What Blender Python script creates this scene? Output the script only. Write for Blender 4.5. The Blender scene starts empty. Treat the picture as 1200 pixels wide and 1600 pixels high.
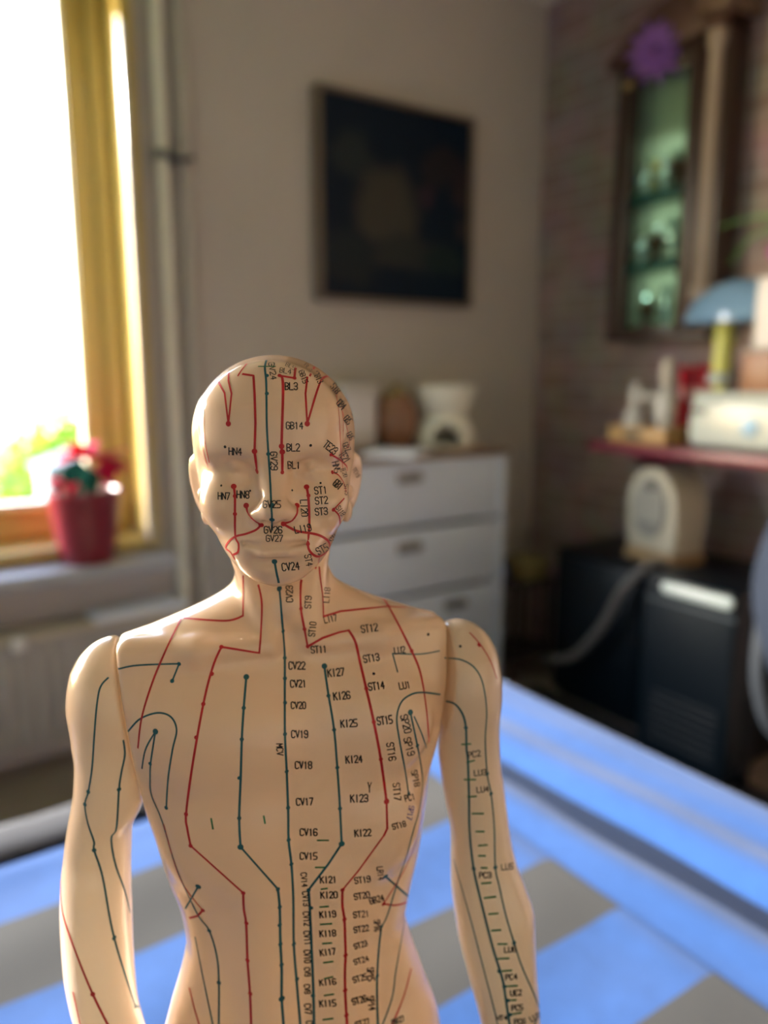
import bpy, bmesh, math, random
import numpy as np
from mathutils import Vector, Matrix
from mathutils.bvhtree import BVHTree

S = bpy.context.scene
C = bpy.context.collection
# ---------------------------------------------------------------- camera
# World axes: x runs along the window wall, y points at it, z up. Metres.
CAM_Z, HEADING, PITCH = 1.24, math.radians(56), math.radians(10.3)
cam_d = bpy.data.cameras.new('camera'); cam = bpy.data.objects.new('camera', cam_d); C.objects.link(cam)
cam.location = (0, 0, CAM_Z)
cam.rotation_euler = (math.radians(90) - PITCH, 0, HEADING - math.radians(90))
cam_d.sensor_fit = 'VERTICAL'; cam_d.sensor_height = 36; cam_d.lens = 27
cam_d.clip_start = 0.01
cam_d.dof.use_dof = True; cam_d.dof.focus_distance = 0.232; cam_d.dof.aperture_fstop = 5.6
S.camera = cam
# ---------------------------------------------------------------- sky, sun, exposure
w = bpy.data.worlds.new('sky'); S.world = w; w.use_nodes = True
nt = w.node_tree; bg = nt.nodes['Background']
sky = nt.nodes.new('ShaderNodeTexSky'); sky.sky_type = 'NISHITA'; sky.sun_disc = False
sky.sun_elevation = math.radians(22); sky.sun_rotation = math.radians(318)
nt.links.new(sky.outputs['Color'], bg.inputs['Color']); bg.inputs['Strength'].default_value = 0.46
SUN_DIR = Vector((0.90, -1.0, -0.543)).normalized()       # the way the sunlight travels
sun_d = bpy.data.lights.new('sun', 'SUN'); sun_d.energy = 4.2; sun_d.angle = math.radians(0.6); sun_d.color = (1, 0.97, 0.93)
sun = bpy.data.objects.new('sun', sun_d); C.objects.link(sun)
sun.rotation_euler = (-SUN_DIR).to_track_quat('Z', 'Y').to_euler(); sun.location = (-4, 7, 4)
S.view_settings.view_transform = 'Standard'; S.view_settings.look = 'None'
S.view_settings.exposure = 2.4; S.view_settings.gamma = 1.0; S.view_settings.use_curve_mapping = False
S.cycles.use_denoising = True
S.cycles.max_bounces = 12; S.cycles.diffuse_bounces = 6; S.cycles.transmission_bounces = 12
S.cycles.sample_clamp_indirect = 25.0; S.cycles.caustics_reflective = False; S.cycles.caustics_refractive = False

# ---------------------------------------------------------------- helpers
def tag(o, label=None, cat=None, group=None, kind=None):
    if label: o['label'] = label
    if cat: o['category'] = cat
    if group: o['group'] = group
    if kind: o['kind'] = kind
    return o
def empty(name, loc, rz=0.0, label=None, cat=None, group=None):
    o = bpy.data.objects.new(name, None); C.objects.link(o); o.location = loc; o.rotation_euler = (0, 0, rz)
    o.empty_display_size = 0.05
    return tag(o, label, cat, group)
def obj(name, bm, mats, parent=None, smooth=None, loc=None):
    """link a bmesh as ONE mesh object; smooth = angle in degrees"""
    me = bpy.data.meshes.new(name)
    bmesh.ops.recalc_face_normals(bm, faces=bm.faces)
    if smooth:
        for f in bm.faces: f.smooth = True
        for e in bm.edges:
            if len(e.link_faces) == 2 and e.calc_face_angle(0) > math.radians(smooth): e.smooth = False
    bm.to_mesh(me); bm.free()
    for m in (mats if isinstance(mats, (list, tuple)) else [mats]): me.materials.append(m)
    o = bpy.data.objects.new(name, me); C.objects.link(o)
    if parent is not None: o.parent = parent
    if loc is not None: o.location = loc
    return o
def B(): return bmesh.new()
def box(bm, x0, x1, y0, y1, z0, z1, bev=0.0, seg=2, M=None, mat=0):
    vs = [bm.verts.new((x, y, z)) for x in (x0, x1) for y in (y0, y1) for z in (z0, z1)]
    fs = [(0, 1, 3, 2), (4, 6, 7, 5), (0, 4, 5, 1), (2, 3, 7, 6), (0, 2, 6, 4), (1, 5, 7, 3)]
    F = [bm.faces.new([vs[i] for i in f]) for f in fs]
    for f in F: f.material_index = mat
    if bev > 0:
        es = list({e for f in F for e in f.edges})
        r = bmesh.ops.bevel(bm, geom=es, offset=bev, segments=seg, affect='EDGES', profile=0.5)
        vs = list({v for f in r['faces'] for v in f.verts} | {v for v in vs if v.is_valid})
    if M is not None: bmesh.ops.transform(bm, matrix=M, verts=[v for v in vs if v.is_valid])
    return bm
def lathe(bm, prof, c=(0, 0, 0), n=40, M=None, mat=0, a0=0.0, a1=2*math.pi):
    """turn a profile [(r, z), ...] about z"""
    full = abs(a1 - a0 - 2*math.pi) < 1e-6
    rings = []; made = []
    for r, z in prof:
        if r < 1e-6:
            v = bm.verts.new((c[0], c[1], c[2] + z)); rings.append([v]); made.append(v)
        else:
            ring = [bm.verts.new((c[0] + r*math.cos(a0 + (a1-a0)*k/(n if full else n-1)), c[1] + r*math.sin(a0 + (a1-a0)*k/(n if full else n-1)), c[2] + z)) for k in range(n)]
            rings.append(ring); made += ring
    for A, D in zip(rings, rings[1:]):
        for k in range(n if full else n - 1):
            k2 = (k + 1) % n
            if len(A) == 1 and len(D) == 1: continue
            if len(A) == 1: f = bm.faces.new((A[0], D[k], D[k2]))
            elif len(D) == 1: f = bm.faces.new((A[k], A[k2], D[0]))
            else: f = bm.faces.new((A[k], A[k2], D[k2], D[k]))
            f.material_index = mat
    if M is not None: bmesh.ops.transform(bm, matrix=M, verts=made)
    return bm
def catmull(P, n=8, closed=False):
    P = [Vector(p) for p in P]; out = []
    N = len(P); R = range(N if closed else N - 1)
    for i in R:
        a, b, c, d = (P[(i-1) % N], P[i], P[(i+1) % N], P[(i+2) % N]) if closed else (P[max(i-1, 0)], P[i], P[i+1], P[min(i+2, N-1)])
        for k in range(n):
            t = k/n
            out.append(0.5*((2*b) + (c-a)*t + (2*a-5*b+4*c-d)*t*t + (3*b-a-3*c+d)*t**3))
    if not closed: out.append(P[-1])
    return out
def tube(bm, P, r, n=12, caps=True, mat=0):
    """sweep a circle along points; r a number or one per point"""
    P = [Vector(p) for p in P]; R = r if isinstance(r, (list, tuple)) else [r]*len(P)
    up = None; rings = []
    for i, p in enumerate(P):
        t = (P[min(i+1, len(P)-1)] - P[max(i-1, 0)]).normalized()
        if up is None: up = t.orthogonal().normalized()
        up = (up - t*up.dot(t)).normalized(); sd = t.cross(up)
        rings.append([bm.verts.new(p + R[i]*(math.cos(2*math.pi*k/n)*up + math.sin(2*math.pi*k/n)*sd)) for k in range(n)])
    for A, D in zip(rings, rings[1:]):
        for k in range(n): bm.faces.new((A[k], A[(k+1) % n], D[(k+1) % n], D[k])).material_index = mat
    if caps:
        bm.faces.new(rings[0][::-1]).material_index = mat; bm.faces.new(rings[-1]).material_index = mat
    return bm
def prism(bm, outline, z0, z1, M=None, mat=0, bev=0.0):
    """extrude a closed (x, y) outline from z0 to z1"""
    a = [bm.verts.new((x, y, z0)) for x, y in outline]; b = [bm.verts.new((x, y, z1)) for x, y in outline]
    n = len(a); F = [bm.faces.new(a[::-1]), bm.faces.new(b)]
    F += [bm.faces.new((a[k], a[(k+1) % n], b[(k+1) % n], b[k])) for k in range(n)]
    for f in F: f.material_index = mat
    vs = a + b
    if bev > 0:
        es = list({e for f in F[:2] for e in f.edges})
        r = bmesh.ops.bevel(bm, geom=es, offset=bev, segments=2, affect='EDGES', profile=0.5)
        vs = [v for v in vs if v.is_valid] + list({v for f in r['faces'] for v in f.verts})
    if M is not None: bmesh.ops.transform(bm, matrix=M, verts=list(set(vs)))
    return bm
def blob(bm, c, r, nu=24, nv=14, M=None, jit=0.0, seed=0, mat=0):
    """an ellipsoid, optionally lumpy"""
    rnd = random.Random(seed); made = []
    rings = []
    for j in range(nv + 1):
        th = math.pi*j/nv
        if j in (0, nv): ring = [bm.verts.new((0, 0, math.cos(th)*r[2]))]
        else: ring = [bm.verts.new((math.sin(th)*math.cos(2*math.pi*k/nu)*r[0], math.sin(th)*math.sin(2*math.pi*k/nu)*r[1], math.cos(th)*r[2])) for k in range(nu)]
        for v in ring: v.co *= 1 + jit*(rnd.random() - .5)
        rings.append(ring); made += ring
    for A, D in zip(rings, rings[1:]):
        for k in range(nu):
            k2 = (k+1) % nu
            if len(A) == 1: f = bm.faces.new((A[0], D[k], D[k2]))
            elif len(D) == 1: f = bm.faces.new((A[k], A[k2], D[0]))
            else: f = bm.faces.new((A[k], A[k2], D[k2], D[k]))
            f.material_index = mat
    T = Matrix.Translation(Vector(c)) @ (M if M is not None else Matrix.Identity(4))
    bmesh.ops.transform(bm, matrix=T, verts=made)
    return bm

def solid(bm, t):
    bm.normal_update(); bmesh.ops.solidify(bm, geom=list(bm.faces), thickness=t)
# ---------------------------------------------------------------- materials
def mat(name, col, rough=0.5, metal=0.0, spec=0.5, noise=0.0, nscale=20.0, bump=0.0, bscale=80.0, bdist=0.004, trans=0.0, coat=0.0, ior=1.45, alpha=1.0, stretch=(1, 1, 1)):
    m = bpy.data.materials.new(name); m.use_nodes = True
    n = m.node_tree.nodes; l = m.node_tree.links; p = n['Principled BSDF']
    p.inputs['Base Color'].default_value = (*col, 1); p.inputs['Roughness'].default_value = rough
    p.inputs['Metallic'].default_value = metal; p.inputs['Specular IOR Level'].default_value = spec
    p.inputs['Transmission Weight'].default_value = trans; p.inputs['Coat Weight'].default_value = coat
    p.inputs['IOR'].default_value = ior; p.inputs['Alpha'].default_value = alpha
    tc = n.new('ShaderNodeTexCoord'); mp = n.new('ShaderNodeMapping'); mp.inputs['Scale'].default_value = stretch
    l.new(tc.outputs['Object'], mp.inputs['Vector'])
    if noise > 0:
        t = n.new('ShaderNodeTexNoise'); t.inputs['Scale'].default_value = nscale; t.inputs['Detail'].default_value = 4
        l.new(mp.outputs['Vector'], t.inputs['Vector'])
        mx = n.new('ShaderNodeMix'); mx.data_type = 'RGBA'
        mx.inputs['A'].default_value = (*[c*(1-noise) for c in col], 1); mx.inputs['B'].default_value = (*[min(1, c*(1+noise)) for c in col], 1)
        l.new(t.outputs['Fac'], mx.inputs['Factor']); l.new(mx.outputs['Result'], p.inputs['Base Color'])
    if bump > 0:
        t = n.new('ShaderNodeTexNoise'); t.inputs['Scale'].default_value = bscale; t.inputs['Detail'].default_value = 5
        l.new(mp.outputs['Vector'], t.inputs['Vector'])
        b = n.new('ShaderNodeBump'); b.inputs['Strength'].default_value = bump; b.inputs['Distance'].default_value = bdist
        l.new(t.outputs['Fac'], b.inputs['Height']); l.new(b.outputs['Normal'], p.inputs['Normal'])
    return m
# ---------------------------------------------------------------- setting: materials
PLASTER = mat('beige_plaster', (0.55, 0.505, 0.465), 0.85, noise=0.06, nscale=3, bump=0.15, bscale=60)
WHITEP = mat('white_ceiling_paint', (0.82, 0.80, 0.77), 0.9)
PALEP = mat('pale_plaster', (0.78, 0.75, 0.70), 0.9)
OCHRE = mat('ochre_window_paint', (0.52, 0.39, 0.12), 0.2, noise=0.08, nscale=6, stretch=(1, 1, .15))
CREAMP = mat('cream_gloss_paint', (0.80, 0.78, 0.66), 0.3)
SILLM = mat('grey_stone_sill', (0.40, 0.42, 0.45), 0.35, noise=0.08, nscale=30)
FLOORM = mat('oak_floor', (0.27, 0.22, 0.18), 0.4, noise=0.3, nscale=6, stretch=(1, 8, 1))
def brick():
    m = bpy.data.materials.new('dark_brick'); m.use_nodes = True
    n = m.node_tree.nodes; l = m.node_tree.links; p = n['Principled BSDF']; p.inputs['Roughness'].default_value = 0.8
    tc = n.new('ShaderNodeTexCoord'); mp = n.new('ShaderNodeMapping'); mp.inputs['Rotation'].default_value = (0, math.radians(90), math.radians(90))
    cb = n.new('ShaderNodeCombineXYZ'); sp = n.new('ShaderNodeSeparateXYZ')
    l.new(tc.outputs['Object'], sp.inputs[0]); l.new(sp.outputs['Y'], cb.inputs['X']); l.new(sp.outputs['Z'], cb.inputs['Y'])
    b = n.new('ShaderNodeTexBrick'); b.inputs['Scale'].default_value = 1.0; b.inputs['Brick Width'].default_value = 0.22; b.inputs['Row Height'].default_value = 0.065
    b.inputs['Mortar Size'].default_value = 0.006; b.inputs['Mortar Smooth'].default_value = 0.3
    b.inputs['Color1'].default_value = (0.35, 0.25, 0.235, 1); b.inputs['Color2'].default_value = (0.45, 0.345, 0.325, 1); b.inputs['Mortar'].default_value = (0.50, 0.42, 0.39, 1)
    l.new(cb.outputs[0], b.inputs['Vector'])
    t = n.new('ShaderNodeTexNoise'); t.inputs['Scale'].default_value = 6; l.new(tc.outputs['Object'], t.inputs['Vector'])
    mx = n.new('ShaderNodeMix'); mx.data_type = 'RGBA'; mx.blend_type = 'MULTIPLY'; mx.inputs['Factor'].default_value = 0.5
    l.new(b.outputs['Color'], mx.inputs['A']); l.new(t.outputs['Color'], mx.inputs['B']); l.new(mx.outputs['Result'], p.inputs['Base Color'])
    bp = n.new('ShaderNodeBump'); bp.inputs['Strength'].default_value = 0.5; bp.inputs['Distance'].default_value = 0.006; bp.invert = True
    l.new(b.outputs['Fac'], bp.inputs['Height']); l.new(bp.outputs['Normal'], p.inputs['Normal'])
    return m
BRICK = brick()
def pane_glass(name, tint=(1, 1, 1), refl=0.06):
    m = bpy.data.materials.new(name); m.use_nodes = True
    n = m.node_tree.nodes; l = m.node_tree.links; out = n['Material Output']; n.remove(n['Principled BSDF'])
    t = n.new('ShaderNodeBsdfTransparent'); t.inputs['Color'].default_value = (*tint, 1)
    g = n.new('ShaderNodeBsdfGlossy'); g.inputs['Roughness'].default_value = 0.02
    fr = n.new('ShaderNodeFresnel'); geo = n.new('ShaderNodeNewGeometry'); ior = n.new('ShaderNodeMath'); ior.operation = 'MULTIPLY_ADD'; ior.inputs[1].default_value = 1/1.45 - 1.45; ior.inputs[2].default_value = 1.45
    l.new(geo.outputs['Backfacing'], ior.inputs[0]); l.new(ior.outputs[0], fr.inputs['IOR'])
    mx = n.new('ShaderNodeMixShader'); l.new(fr.outputs[0], mx.inputs['Fac']); l.new(t.outputs[0], mx.inputs[1]); l.new(g.outputs[0], mx.inputs[2]); l.new(mx.outputs[0], out.inputs['Surface'])
    return m
GLASS = pane_glass('window_glass')

# ---------------------------------------------------------------- setting: shell
X0, X1, Y0, Y1, ZC = -2.6, 2.55, -2.6, 2.55, 2.75
def struct(name, bm, m, parent=None, smooth=None):
    o = obj(name, bm, m, parent, smooth)
    if parent is None: o['kind'] = 'structure'
    return o
struct('floor', box(B(), X0-.25, X1+.25, Y0-.25, Y1+.25, -0.2, 0), FLOORM)
struct('ceiling', box(B(), X0-.25, X1+.25, Y0-.25, Y1+.25, ZC, ZC+.15), WHITEP)
WX0, WX1, WZ0, WZ1 = -2.42, 0.785, 0.66, 2.56            # the window's opening
bm = B()
box(bm, X0-.25, WX0, Y1, Y1+.25, 0, ZC); box(bm, WX1, X1+.25, Y1, Y1+.25, 0, ZC); box(bm, WX0, WX1, Y1, Y1+.25, 0, WZ0); box(bm, WX0, WX1, Y1, Y1+.25, WZ1, ZC)
struct('wall_back', bm, PLASTER)
struct('wall_right', box(B(), X1, X1+.25, Y0-.25, Y1, 0, ZC), BRICK)
struct('wall_front', box(B(), X0-.25, X1, Y0-.25, Y0, 0, ZC), PALEP)
struct('wall_left', box(B(), X0-.25, X0, Y0, Y1, 0, ZC), PALEP)
# main window: casing, sash and pane
win = tag(empty('window_1', ((WX0+WX1)/2, Y1, WZ0)), kind='structure')
def wpart(name, bm, m, smooth=None):
    o = struct(name, bm, m, win, smooth); o.matrix_parent_inverse = Matrix.Translation(-Vector(win.location)); return o
def ring(bm, x0, x1, z0, z1, t, y0, y1, bev):
    box(bm, x0, x0+t, y0, y1, z0, z1, bev); box(bm, x1-t, x1, y0, y1, z0, z1, bev)
    box(bm, x0+t, x1-t, y0, y1, z0, z0+t, bev); box(bm, x0+t, x1-t, y0, y1, z1-t, z1, bev)
bm = B(); ring(bm, WX0, WX1, WZ0, WZ1, .045, Y1-.05, Y1+.20, .010); wpart('casing', bm, OCHRE, 40)
bm = B(); ring(bm, WX0+.045, WX1-.045, WZ0+.045, WZ1-.045, .055, Y1+.085, Y1+.20, .012); wpart('outer_frame', bm, OCHRE, 40)
bm = B(); ring(bm, WX0+.10, WX1-.10, WZ0+.085, WZ1-.085, .07, Y1+.115, Y1+.185, .012); wpart('sash', bm, OCHRE, 40)
bm = B(); ring(bm, WX0+.168, WX1-.168, WZ0+.153, WZ1-.153, .012, Y1+.13, Y1+.175, .003); wpart('glazing_bead', bm, CREAMP, 40)
bm = B(); box(bm, WX1-.046, WX1-.030, Y1-.060, Y1-.049, WZ0+.03, WZ1-.30, .004, 3); wpart('sun_strip', bm, mat('sun_strip_white', (.80, .80, .84), .15, coat=.5), 40)  # pale glossy strip put in for the streak of sunlight on the casing
wpart('pane', box(B(), WX0+.172, WX1-.172, Y1+.148, Y1+.152, WZ0+.157, WZ1-.157), GLASS)
SILL_Z = 0.655
sill = struct('window_sill', box(B(), -2.5, 0.80, 2.385, Y1+.03, SILL_Z-.045, SILL_Z, .006), SILLM, None, 40)
for nm, (lx, ly, lz, rx, ry, rz_, sx, sy) in {'daylight_portal': ((WX0+WX1)/2, Y1+.22, (WZ0+WZ1)/2, -90, 0, 0, WX1-WX0, WZ1-WZ0)}.items():
    ld = bpy.data.lights.new(nm, 'AREA'); ld.shape = 'RECTANGLE'; ld.size = sx; ld.size_y = sy; ld.cycles.is_portal = True
    lo = bpy.data.objects.new(nm, ld); C.objects.link(lo); lo.location = (lx, ly, lz); lo.rotation_euler = tuple(math.radians(v) for v in (rx, ry, rz_))

# ---------------------------------------------------------------- garden beyond the glass
LEAFM = mat('garden_leaves', (0.16, 0.30, 0.03), 0.6, noise=0.5, nscale=9)
n_ = LEAFM.node_tree.nodes; tr_ = n_.new('ShaderNodeBsdfTranslucent'); tr_.inputs['Color'].default_value = (.30, .48, .04, 1); ms_ = n_.new('ShaderNodeMixShader'); ms_.inputs['Fac'].default_value = .45
LEAFM.node_tree.links.new(n_['Principled BSDF'].outputs[0], ms_.inputs[1]); LEAFM.node_tree.links.new(tr_.outputs[0], ms_.inputs[2]); LEAFM.node_tree.links.new(ms_.outputs[0], n_['Material Output'].inputs['Surface'])
struct('ground', box(B(), -8, 14, 2.9, 22, -0.6, -0.5), mat('lawn', (0.14, 0.26, 0.05), 0.9, noise=0.35, nscale=4))
rnd = random.Random(4)
for k, (hx, hy, rr, hh) in enumerate([(-3.6, 9.5, .75, 1.2), (-1.7, 8.2, .75, 1.2), (0.05, 8.0, .75, 1.05), (1.75, 8.8, .72, .95), (3.4, 8.4, .75, 1.5)]):
    bm = B()
    for q in range(1300):
        u, v = rnd.uniform(0, 2*math.pi), rnd.uniform(-.2, 1)
        s_ = math.sqrt(max(0, 1 - max(0, v)**2)); c_ = Vector((hx + rr*s_*math.cos(u)*rnd.uniform(.8, 1.05), hy + rr*.8*s_*math.sin(u)*rnd.uniform(.8, 1.05), -0.5 + max(0.0, v)*hh*rnd.uniform(.85, 1.08) + rnd.uniform(0, .4)))
        a_, t_ = Vector((rnd.gauss(0, 1), rnd.gauss(0, 1), rnd.gauss(0, 1))).normalized(), Vector((rnd.gauss(0, 1), rnd.gauss(0, 1), rnd.gauss(0, 1))).normalized()
        b_ = a_.cross(t_).normalized(); sz = rnd.uniform(.05, .10)
        bm.faces.new([bm.verts.new(c_ + a_*sz), bm.verts.new(c_ + b_*sz*.5), bm.verts.new(c_ - a_*sz), bm.verts.new(c_ - b_*sz*.5)])
    blob(bm, (hx, hy, -.5), (rr*.82, rr*.64, hh*.86), 16, 10)
    tag(obj('garden_shrub', bm, LEAFM), 'green garden shrub seen through the window beyond the potted plant', 'shrub', 'garden shrubs outside the window')
t = empty('garden_shed', (1.55, 7.2, -0.5), 0, 'low grey shed out in the garden behind the potted plant', 'shed')
def local(o, root): o.matrix_parent_inverse = Matrix.Translation(-Vector(root.location)); return o
local(obj('wall', box(B(), 1.24, 2.0, 6.9, 7.5, -.5, .42, .01), mat('grey_shed_boards', (.05, .06, .07), .6), t), t)
bm = B(); prism(bm, [(1.18, .42), (2.06, .42), (1.62, .58)], 6.85, 7.55, Matrix(((1, 0, 0, 0), (0, 0, 1, 0), (0, 1, 0, 0), (0, 0, 0, 1)))); local(obj('roof', bm, mat('shed_roof', (.07, .08, .09), .5), t), t)
local(obj('corner_post', box(B(), 1.15, 1.235, 6.85, 6.93, -.5, .46, .01), mat('white_post_paint', (.9, .9, .88), .5), t), t)
# ---------------------------------------------------------------- pipes and radiator
PIPEM = mat('beige_pipe_paint', (0.82, 0.80, 0.68), 0.16)
PIPEG = mat('grey_pipe_paint', (0.50, 0.465, 0.42), 0.4)
METAL = mat('dark_steel', (0.12, 0.13, 0.15), 0.4, 0.9)
t = empty('heating_pipe', (0.855, 2.5, 0), 0, 'pale heating pipe running up the wall right beside the window', 'pipe', 'heating pipes')
local(obj('tube', tube(B(), [(0.855, 2.505, 0.0), (0.855, 2.505, ZC)], 0.019, 20), PIPEM, t, 50), t)
local(obj('collar', lathe(B(), [(.019, -.012), (.027, -.012), (.027, .012), (.019, .012)], (0.855, 2.505, 1.905), 24), METAL, t, 50), t)
t = empty('heating_pipe', (0.93, 2.52, 0), 0, 'grey heating pipe on the wall, farther from the window than its pale twin', 'pipe', 'heating pipes')
local(obj('tube', tube(B(), [(0.935, 2.522, 0.0), (0.935, 2.522, ZC)], 0.0215, 20), PIPEG, t, 50), t)
bm = B(); tube(bm, [(0.878, 2.49, 1.905), (0.905, 2.483, 1.895), (0.935, 2.494, 1.905), (0.958, 2.515, 1.915)], 0.0085, 10); tube(bm, [(0.905, 2.485, 1.90), (0.905, 2.55, 1.90)], 0.006, 8)
local(obj('clamp', bm, METAL, t, 50), t)

RADM = mat('grey_radiator_enamel', (0.42, 0.41, 0.39), 0.4)
RADT = mat('beige_radiator_top', (0.50, 0.46, 0.36), 0.4)
t = empty('radiator', (-.15, 2.46, 0.06), 0, 'long ribbed panel radiator under the window sill', 'radiator')
bm = B(); x = -2.15
box(bm, -2.15, .83, 2.425, 2.50, .10, .445, .004)
while x < .80:
    box(bm, x+.006, x+.034, 2.414, 2.43, .13, .415, .005, 2); x += .05
local(obj('panel', bm, RADM, t, 40), t)
local(obj('top_grille', box(B(), -2.155, .835, 2.41, 2.515, .445, .472, .005), RADT, t, 40), t)
for bx in (-1.9, .6): local(obj('bracket', box(B(), bx, bx+.04, 2.50, 2.549, .15, .40, .002), RADM, t), t)
bm = B(); lathe(bm, [(0, -.022), (.018, -.022), (.021, -.014), (.021, .012), (.016, .021), (0, .022)], (0.315, 2.400, .452), 20); tube(bm, [(0.315, 2.40, .45), (0.315, 2.425, .445)], .008, 10)
local(obj('valve_knob', bm, mat('white_plastic', (.8, .8, .78), .35), t, 40), t)
PAPER = mat('white_paper', (.88, .89, .93), .7)
t = empty('paper_pad', (0.68, 2.452, 0.472), math.radians(4), 'stack of white paper sheets lying on the radiator top', 'paper')
PADM = mat('blue_white_paper', (.84, .90, 1.0), .6)
for k in range(3): obj('sheet_bundle', box(B(), -.15+.004*k, .15-.003*k, -.055, .05+.003*k, .0+.007*k, .0065+.007*k, .001, 1), PADM, t)

# ---------------------------------------------------------------- poinsettia on the sill
def leaf_bm(L, W, bend=0.3, fold=0.25, n=9, M=None, serr=0.0, bm=None):
    bm = bm or B(); rows = []
    for i in range(n + 1):
        u = i/n; wv = W*math.sin(math.pi*min(1, u*1.02)**0.8)**0.9*0.5*(1 + serr*(1 if i % 2 else -1)) if 0 < i < n else 0.0006
        z = -bend*L*u*u; y = L*u
        rows.append([bm.verts.new((s*wv, y, z + abs(s)*fold*wv)) for s in (-1, -.5, 0, .5, 1)])
    for a, b in zip(rows, rows[1:]):
        for k in range(4): bm.faces.new((a[k], a[k+1], b[k+1], b[k]))
    solid(bm, 0.0008)
    if M is not None: bmesh.ops.transform(bm, matrix=M, verts=bm.verts)
    return bm
POT = mat('maroon_glazed_pot', (0.20, 0.018, 0.028), 0.28, noise=0.12, nscale=14)
REDL = mat('red_bract', (0.62, 0.006, 0.035), 0.6, spec=.12); PINKL = mat('pink_bract', (0.48, 0.02, 0.10), 0.6, spec=.12); GRNL = mat('dark_green_leaf', (0.008, 0.10, 0.075), 0.6, spec=.15)
PX, PY = 0.545, 2.475
t = empty('poinsettia', (PX, PY, SILL_Z), 0, 'potted plant with red and green leaves in a maroon pot on the window sill', 'plant')
obj('pot', lathe(B(), [(0, 0), (.076, 0), (.080, .004), (.088, .06), (.098, .13), (.108, .20), (.111, .208), (.111, .226), (.106, .228), (.100, .222), (.098, .205), (0, .205)], n=48), POT, t, 40)
bm = B(); rnd = random.Random(2)
for q in range(90):
    a, r_ = rnd.uniform(0, 2*math.pi), .093*math.sqrt(rnd.random()); s_ = rnd.uniform(.007, .013)
    blob(bm, (r_*math.cos(a), r_*math.sin(a), .212 + rnd.uniform(-.003, .012)), (s_, s_*.8, s_*.7), 8, 6)
g = obj('gravel', bm, mat('cream_gravel', (.12, .095, .065), .9), t, 60); g['kind'] = 'stuff'
stem_m = mat('plant_stem', (.08, .12, .04), .6)
def rot_to(az, el, roll=0): return Matrix.Rotation(az, 4, 'Z') @ Matrix.Rotation(el, 4, 'X') @ Matrix.Rotation(roll, 4, 'Y')
for sx, sy, hh in ((.0, 0, .30), (.03, .01, .31), (-.03, -.02, .27)):
    obj('stem', tube(B(), [(sx*.3, sy*.3, .205), (sx*.7, sy, .25), (sx, sy, hh)], .004, 8), stem_m, t, 50)
# camera lies towards (-x, -y); azimuth 0 points along +y
bracts = [(.0, -.02, .325, a_, e_, L_, .068, k_) for a_, e_, L_, k_ in ((15, 25, .10, 0), (70, 15, .10, 0), (125, 12, .105, 0), (175, 20, .10, 0), (225, 5, .10, 0), (275, 12, .11, 1), (325, 18, .10, 1), (45, 58, .075, 0), (150, 55, .08, 0), (215, 45, .08, 0), (290, 55, .075, 1))]
bracts += [(.062, -.01, .31, a_, e_, .092, .062, 1) for a_, e_ in ((300, 5), (255, 0), (210, -10), (340, 25), (230, 40), (180, -35))]
bracts += [(-.05, -.02, .262, 100, 5, .085, .045, 0), (-.05, -.02, .262, 135, -12, .07, .04, 0), (-.04, -.05, .27, 160, -20, .07, .045, 0)]
for bx, by, bz, az, el, L_, W_, k in bracts:
    obj('bract', leaf_bm(L_, W_, .25, .3, M=Matrix.Translation((bx, by, bz)) @ rot_to(math.radians(az), math.radians(el))), (REDL, PINKL)[k], t, 60)
for bx, by, bz, az, el, L_, W_ in [(-.025, -.055, .325, 150, -60, .105, .085), (.0, -.05, .30, 185, -50, .09, .07), (.03, -.02, .29, 250, -30, .08, .05), (-.03, .02, .29, 60, -10, .08, .05)]:
    obj('green_leaf', leaf_bm(L_, W_, .2, .15, M=Matrix.Translation((bx, by, bz)) @ rot_to(math.radians(az), math.radians(el))), GRNL, t, 60)

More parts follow.
